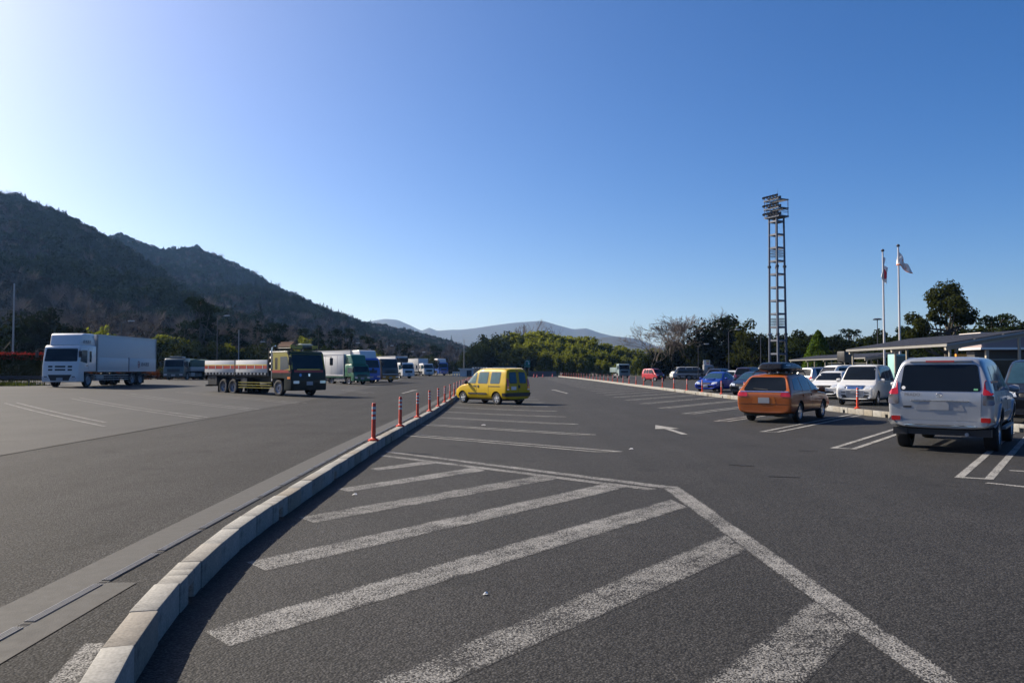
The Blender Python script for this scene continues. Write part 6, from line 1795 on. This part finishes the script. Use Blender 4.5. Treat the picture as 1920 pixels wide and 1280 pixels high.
# ------------------------------------------------------------------ solar canopies
M_PV = mat('solar_panel', (.026, .026, .030), .6, var=.25, spec=.15)
M_PVF = mat('canopy_frame', (.27, .265, .25), .45, metal=.2)
M_CREAM = mat('canopy_post', (.34, .31, .25), .6)
def canopy(label, xa, xb, y0, y1, za, zb, rows, colsn):
    t = thing('solar_canopy', label, 'canopy', (xa, y0, gz(xa, y0)), 0, 'solar roofed walkway canopies')
    D, L = xb - xa, y1 - y0
    an = math.atan2(zb - za, D)
    sl = math.hypot(D, zb - za)
    def pt(s, y, up): return Vector((s * math.cos(an) - up * math.sin(an), y, za + s * math.sin(an) + up * math.cos(an)))
    rf = MB()
    rf.add([pt(0, 0, 0), pt(sl, 0, 0), pt(sl, L, 0), pt(0, L, 0), pt(0, 0, .10), pt(sl, 0, .10), pt(sl, L, .10), pt(0, L, .10)], [(0, 1, 2, 3), (4, 7, 6, 5), (0, 4, 5, 1), (1, 5, 6, 2), (2, 6, 7, 3), (3, 7, 4, 0)])
    r0 = rf.build('roof', M_PVF, t)
    for i in range(rows):
        for j in range(colsn):
            s0, s1 = sl * (i + .04) / rows, sl * (i + .96) / rows
            a, b = L * (j + .03) / colsn, L * (j + .97) / colsn
            MB().add([pt(s0, a, .104), pt(s1, a, .104), pt(s1, b, .104), pt(s0, b, .104), pt(s0, a, .135), pt(s1, a, .135), pt(s1, b, .135), pt(s0, b, .135)], [(4, 7, 6, 5), (0, 4, 5, 1), (1, 5, 6, 2), (2, 6, 7, 3), (3, 7, 4, 0)]).build('solar_panel', M_PV, r0)
    n = max(2, int(L / 4.5) + 1)
    for k in range(n):
        y = lerp(.25, L - .25, k / (n - 1))
        MB().tube([(.25, y, 0), (.25, y, za + .05)], .055, 8).build('post', M_CREAM, t, smooth=True)
        MB().tube([(D - .4, y, 0), (D - .4, y, zb - .12)], .06, 8).build('post', M_CREAM, t, smooth=True)
        MB().add([pt(.05, y - .06, -.16), pt(sl - .05, y - .06, -.16), pt(sl - .05, y + .06, -.16), pt(.05, y + .06, -.16), pt(.05, y - .06, -.002), pt(sl - .05, y - .06, -.002), pt(sl - .05, y + .06, -.002), pt(.05, y + .06, -.002)],
                 [(0, 1, 2, 3), (4, 7, 6, 5), (0, 4, 5, 1), (1, 5, 6, 2), (2, 6, 7, 3), (3, 7, 4, 0)]).build('rafter', M_CREAM, t)
canopy('near canopy roofed with solar panels right of the flagpoles', 17.7, 21.2, 32.4, 42.2, 2.55, 3.12, 3, 8)
canopy('far canopy roofed with solar panels behind the parked cars', 29.4, 32.4, 66.3, 84.5, 2.5, 2.95, 3, 12)
# ------------------------------------------------------------------ service building, right edge
M_PINK = mat('pink_render', (.26, .205, .195), .8, var=.08, scale=2, bmp=.15, bscale=40)
bd = thing('service_building', 'long low pink building with a white band behind the canopy', 'building', (34.2, 58, 0))
MB().bb(0, 30, 0, 2.6, 3.2, 4.2).build('upper_wall', M_PINK, bd)
MB().bb(-.15, 30.1, -.15, 2.7, 3.05, 3.2).build('white_band', P_WHITE, bd)
MB().bb(.3, 30, 1.4, 2.5, 0, 3.05).build('wall', mat('dark_shopfront', (.06, .055, .05), .5), bd)
MB().bb(-.1, 30.1, -.1, 2.7, 4.2, 4.3).build('parapet', mat('parapet_cap', (.55, .5, .47), .6), bd)
for k in range(8):
    MB().bb(.4 + k * 3.6, .6 + k * 3.6, .1, .3, 0, 3.05).build('column', M_CREAM, bd)
    o = MB().bb(.9 + k * 3.6, 3.7 + k * 3.6, 1.36, 1.4, .3, 2.3).build('window', M_GLASS, bd)
    MB().bb(.85 + k * 3.6, 3.75 + k * 3.6, 1.33, 1.38, 2.3, 2.38).build('frame', M_PVF, o)
p = at(1684, 690, 47)
vm = thing('vending_kiosk', 'pale teal kiosk standing under the near canopy', 'kiosk', (p.x, p.y, gz(p.x, p.y)))
MB().bb(-.42, .28, -.4, .4, 0, 2.5).build('cabinet', mat('teal_cabinet', (.22, .40, .37), .5), vm, bev=.02)
MB().bb(-.40, .26, -.42, -.405, 1.3, 2.4).build('window', M_GLASST, vm)
p = at(1705, 690, 47)
vb = thing('utility_cabinet', 'plain white cabinet beside the teal kiosk', 'cabinet', (p.x, p.y, gz(p.x, p.y)))
MB().bb(-.28, .28, -.3, .3, 0, 2.3).build('cabinet', M_ALU, vb, bev=.02)
MB().bb(-.24, .24, -.315, -.302, .2, 2.2).build('door', M_ALUS, vb)
p = at(1802, 690, 30.5)
ob = thing('orange_sign', 'small orange sign board on a post behind the silver off-roader roof', 'sign', (p.x, p.y, gz(p.x, p.y)))
MB().bb(-.20, .20, -.05, .05, 2.08, 2.2).build('board', mat('sign_orange', (.8, .28, .02), .5), ob)
MB().tube([(0, .06, 0), (0, .06, 2.2)], .03, 6).build('post', M_POLE, ob)
# ------------------------------------------------------------------ lamp poles
def lamp(px, topy, Y, style, label, arm=1):
    b = at(px, topy, Y)
    z0 = gz(b.x, b.y)
    H = b.z - z0
    t = thing('street_lamp', label, 'street lamp', (b.x, b.y, z0), 0, 'lamp poles round the car park')
    r0 = .065
    if style == 'tee':
        MB().tube([(0, 0, 0), (0, 0, H)], [r0, .05], 8).build('pole', M_GALVD, t, smooth=True)
        MB().lathe([(.001, H), (.45, H + .02), (.5, H + .1), (.3, H + .2), (.001, H + .22)], 12).build('lamp_head', M_GALVD, t, smooth=True)
    elif style == 'plain':
        MB().tube([(0, 0, 0), (0, 0, H)], [r0 * 1.3, .06], 8).build('pole', M_POLE, t, smooth=True)
    else:
        MB().tube([(0, 0, 0), (0, 0, H - .35), (arm * .3, 0, H - .08), (arm * .9, 0, H)], [r0, .045, .035, .03], 7).build('pole', M_GALVD, t, smooth=True)
        MB().prism([(arm * .8, H - .03), (arm * 1.0, H + .09), (arm * 1.5, H + .1), (arm * 1.6, H), (arm * 1.3, H - .05)], -.16, .16).build('lamp_head', mat('lamp_white', (.5, .5, .5), .4), t, bev=.02)
lamp(27, 531, 68, 'plain', 'tall plain grey pole at the left edge behind the red hedge')
for px, ty, Y, arm, lab in ((408, 592, 104, 1, 'lamp with a white head above the flatbed truck bed'), (228, 602, 100, 1, 'lamp rising behind the white truck box'), (411, 625, 128, -1, 'shorter lamp behind the flatbed truck bed'),
                            (508, 641, 120, -1, 'lamp just left of the flatbed truck cab'), (659, 643, 150, 1, 'lamp behind the green truck'), (704, 655, 160, -1, 'lamp above the tall fairing truck'), (724, 648, 165, 1, 'lamp right of the tall fairing truck'),
                            (763, 659, 180, 1, 'lamp above the refrigerated truck'), (785, 660, 186, 1, 'lamp above the white box truck'), (851, 643, 190, 1, 'lamp beyond the end of the truck row'),
                            (1366, 618, 108, 1, 'lamp standing before the dome evergreen'), (1426, 626, 105, 1, 'lamp left of the floodlight tower'), (1309, 645, 118, 1, 'lamp below the tallest bare tree')):
    lamp(px, ty, Y, 'arm', lab, arm)
lamp(448, 618, 112, 'plain', 'plain pole standing behind the flatbed truck bed')
lamp(870, 636, 172, 'plain', 'thin plain pole left of the bamboo grove')
lamp(1645, 600, 92, 'tee', 'round-headed lamp left of the flagpoles')
# ------------------------------------------------------------------ guardrail on the left
g0, g1 = at(-70, 708, 56.2), at(92, 708, 58.6)
gr = thing('guardrail', 'steel guardrail in front of the red-tipped hedge', 'guardrail', (g0.x, g0.y, gz(g0.x, g0.y)))
d = Vector((g1.x - g0.x, g1.y - g0.y, gz(g1.x, g1.y) - gz(g0.x, g0.y)))
L_ = Vector((d.x, d.y)).length
n_ = Vector((-d.y, d.x, 0)).normalized()
mb = MB()
for k in range(5):
    pass
prof = [(0, .5), (-.05, .56), (0, .62), (-.05, .68), (0, .74)]
vs = [Vector((0, 0, z)) + n_ * o for o, z in prof] + [d + Vector((0, 0, z)) + n_ * o for o, z in prof]
mb.add(vs, [(i, i + 1, i + 6, i + 5) for i in range(4)])
o = mb.build('beam', M_GALVD, gr)
sm = o.modifiers.new('thick', 'SOLIDIFY'); sm.thickness = .012
k = 0.0
while k < L_:
    q = d * (k / L_)
    MB().tube([q + n_ * .08 + Vector((0, 0, -.1)), q + n_ * .08 + Vector((0, 0, .74))], .05, 8).build('post', M_GALVD, gr, smooth=True)
    k += 2.0
# ------------------------------------------------------------------ far end: sign, sheds, wall, cones
p = at(988, 690, 182)
sg = thing('direction_sign', 'green sign with a white turning arrow before the bamboo grove', 'sign', (p.x, p.y, gz(p.x, p.y)))
M_SGN = mat('sign_green', (.005, .20, .13), .45)
MB().bb(-.72, .72, -.04, .04, 2.1, 3.75).build('board', M_SGN, sg, bev=.02)
aw = MB()
pts = [(-.42, -.06, 2.75)] + [(.42 * -math.cos(q * math.pi / 8), -.06, 3.15 + .42 * math.sin(q * math.pi / 8)) for q in range(9)] + [(.42, -.06, 2.95)]
for a, c in zip(pts, pts[1:]):
    m = ((a[0] + c[0]) / 2, -.05, (a[2] + c[2]) / 2)
    aw.box(m, (math.dist(a, c) + .04, .012, .13), ry=-math.atan2(c[2] - a[2], c[0] - a[0]))
aw.add([(.24, -.056, 3.0), (.62, -.056, 3.0), (.43, -.056, 2.68), (.24, -.044, 3.0), (.62, -.044, 3.0), (.43, -.044, 2.68)], [(0, 1, 2), (3, 5, 4), (0, 3, 4, 1), (1, 4, 5, 2), (2, 5, 3, 0)])
aw.build('turn_arrow', M_STK, sg)
textmesh('lettering', 'Uターン', .36, M_STK, sg, Matrix.Translation((0, -.05, 2.25)) @ Matrix.Rotation(math.pi / 2, 4, 'X'))
for x in (-.45, .45): MB().tube([(x, .07, 0), (x, .07, 3.7)], .05, 8).build('post', M_POLE, sg)
def shed(px0, px1, top, Y, depth, m, roofm, lab, door=True, corr=False):
    a, b = at(px0, top, Y), at(px1, top, Y)
    z0 = gz(a.x, a.y)
    t = thing('shed', lab, 'shed', (a.x, a.y, z0), 0, 'low sheds at the far end')
    W_, H = b.x - a.x, a.z - z0
    MB().bb(0, W_, 0, depth, 0, H - .2).build('wall', m, t)
    r_ = MB().bb(-.25, W_ + .25, -.35, depth + .2, H - .2, H).build('roof', roofm, t)
    if corr:
        n = int(W_ / .5)
        for k in range(n): MB().bb(k * W_ / n, (k + .5) * W_ / n, -.42, -.36, H - .2, H + .02).build('roof_rib', M_STK, r_)
    if door: MB().bb(W_ * .55, W_ * .55 + 1.0, -.03, 0, 0, min(2, H - .4)).build('door', M_GALVD, t)
M_SHW = mat('shed_white', (.62, .62, .60), .7, var=.12)
M_SHG = mat('shed_grey', (.20, .20, .20), .7)
shed(862, 886, 690.5, 166, 4, M_SHW, M_SHW, 'white shed left of the yellow van roof')
shed(886, 916, 688.5, 172, 5, M_SHG, M_SHG, 'dark shed with a white ribbed roof edge above the posts', False, True)
shed(925, 966, 687.0, 178, 5, mat('shed_bluegrey', (.34, .38, .44), .6), M_SHG, 'blue-grey shed just above the roof of the yellow van', False)
p = at(855, 702, 160)
bs = thing('site_barrier', 'white barrier bench standing left of the white shed', 'barrier', (p.x, p.y, gz(p.x, p.y)))
MB().bb(-.7, .7, -.3, .3, .75, 1.0).build('top', M_SHW, bs)
for x in (-.55, -.05, .45): MB().bb(x - .1, x + .1, -.22, .22, 0, .75).build('leg', M_SHW, bs)
p0_, p1_ = at(992, 700, 184), at(1042, 700, 186)
wl = thing('boundary_wall', 'low brown boundary wall below the green sign', 'wall', (p0_.x, p0_.y, gz(p0_.x, p0_.y)))
MB().bb(0, p1_.x - p0_.x, 0, .25, -.2, 1.15).build('panel', mat('brown_wall', (.13, .115, .11), .85, var=.25), wl)
MB().bb(-.05, p1_.x - p0_.x + .05, -.06, .31, 1.15, 1.23).build('coping', mat('wall_coping', (.18, .165, .155), .85), wl)
M_CONE = mat('cone_red', (.62, .03, .02), .5)
cm_ = MB().lathe([(.001, .72), (.03, .72), (.15, .04), (.22, .04), (.22, 0), (.001, 0)], 12).mesh('cone', M_CONE, smooth=True)
cb_ = MB().lathe([(.075, .42), (.082, .42), (.105, .30), (.098, .30)], 12).mesh('band', M_STK)
for k, (px, Y) in enumerate(((1001, 172), (1007, 168), (1018, 172), (1036, 174))):
    q = at(px, 700, Y)
    cn = thing('traffic_cone', 'red traffic cone before the brown wall, %s from the left' % ORD[k].replace('nearest', 'first'), 'traffic cone', (q.x, q.y, gz(q.x, q.y)), 0, 'traffic cones at the far end')
    link('cone', cm_, cn); link('band', cb_, cn)
# advertising board behind the dump truck
p = at(1325, 690, 124)
sb = thing('advertising_board', 'white board with yellow and red print above the grey dump truck cab', 'sign', (p.x, p.y, gz(p.x, p.y)))
MB().bb(-.52, .52, -.05, .05, 2.35, 3.05).build('board', M_STK, sb)
MB().bb(-.1, .4, -.06, -.052, 2.75, 2.95).build('yellow_print', P_STYEL, sb)
MB().bb(-.05, .38, -.06, -.052, 2.45, 2.62).build('red_print', P_STRED, sb)
for x in (-.4, .4): MB().tube([(x, .08, 0), (x, .08, 3.0)], .04, 6).build('post', M_POLE, sb)
# ------------------------------------------------------------------ the air itself
hz = MB().bb(-6800, 6800, -120, 7200, -2.5, 470).build('haze', None)
hm = bpy.data.materials.new('haze_air')
hm.use_nodes = True
ht = hm.node_tree
for n in list(ht.nodes):
    if n.type == 'BSDF_PRINCIPLED': ht.nodes.remove(n)
pv = ht.nodes.new('ShaderNodeVolumePrincipled')
pv.inputs['Color'].default_value = (.25, .50, 1.0, 1)
pv.inputs['Density'].default_value = 0.000095
pv.inputs['Absorption Color'].default_value = (1, 1, 1, 1)
pv.inputs['Anisotropy'].default_value = .35
ht.links.new(pv.outputs[0], ht.nodes['Material Output'].inputs['Volume'])
hz.data.materials.append(hm)
tag(hz, 'thin blue haze lying over the valley and hills', 'haze', kind='stuff')
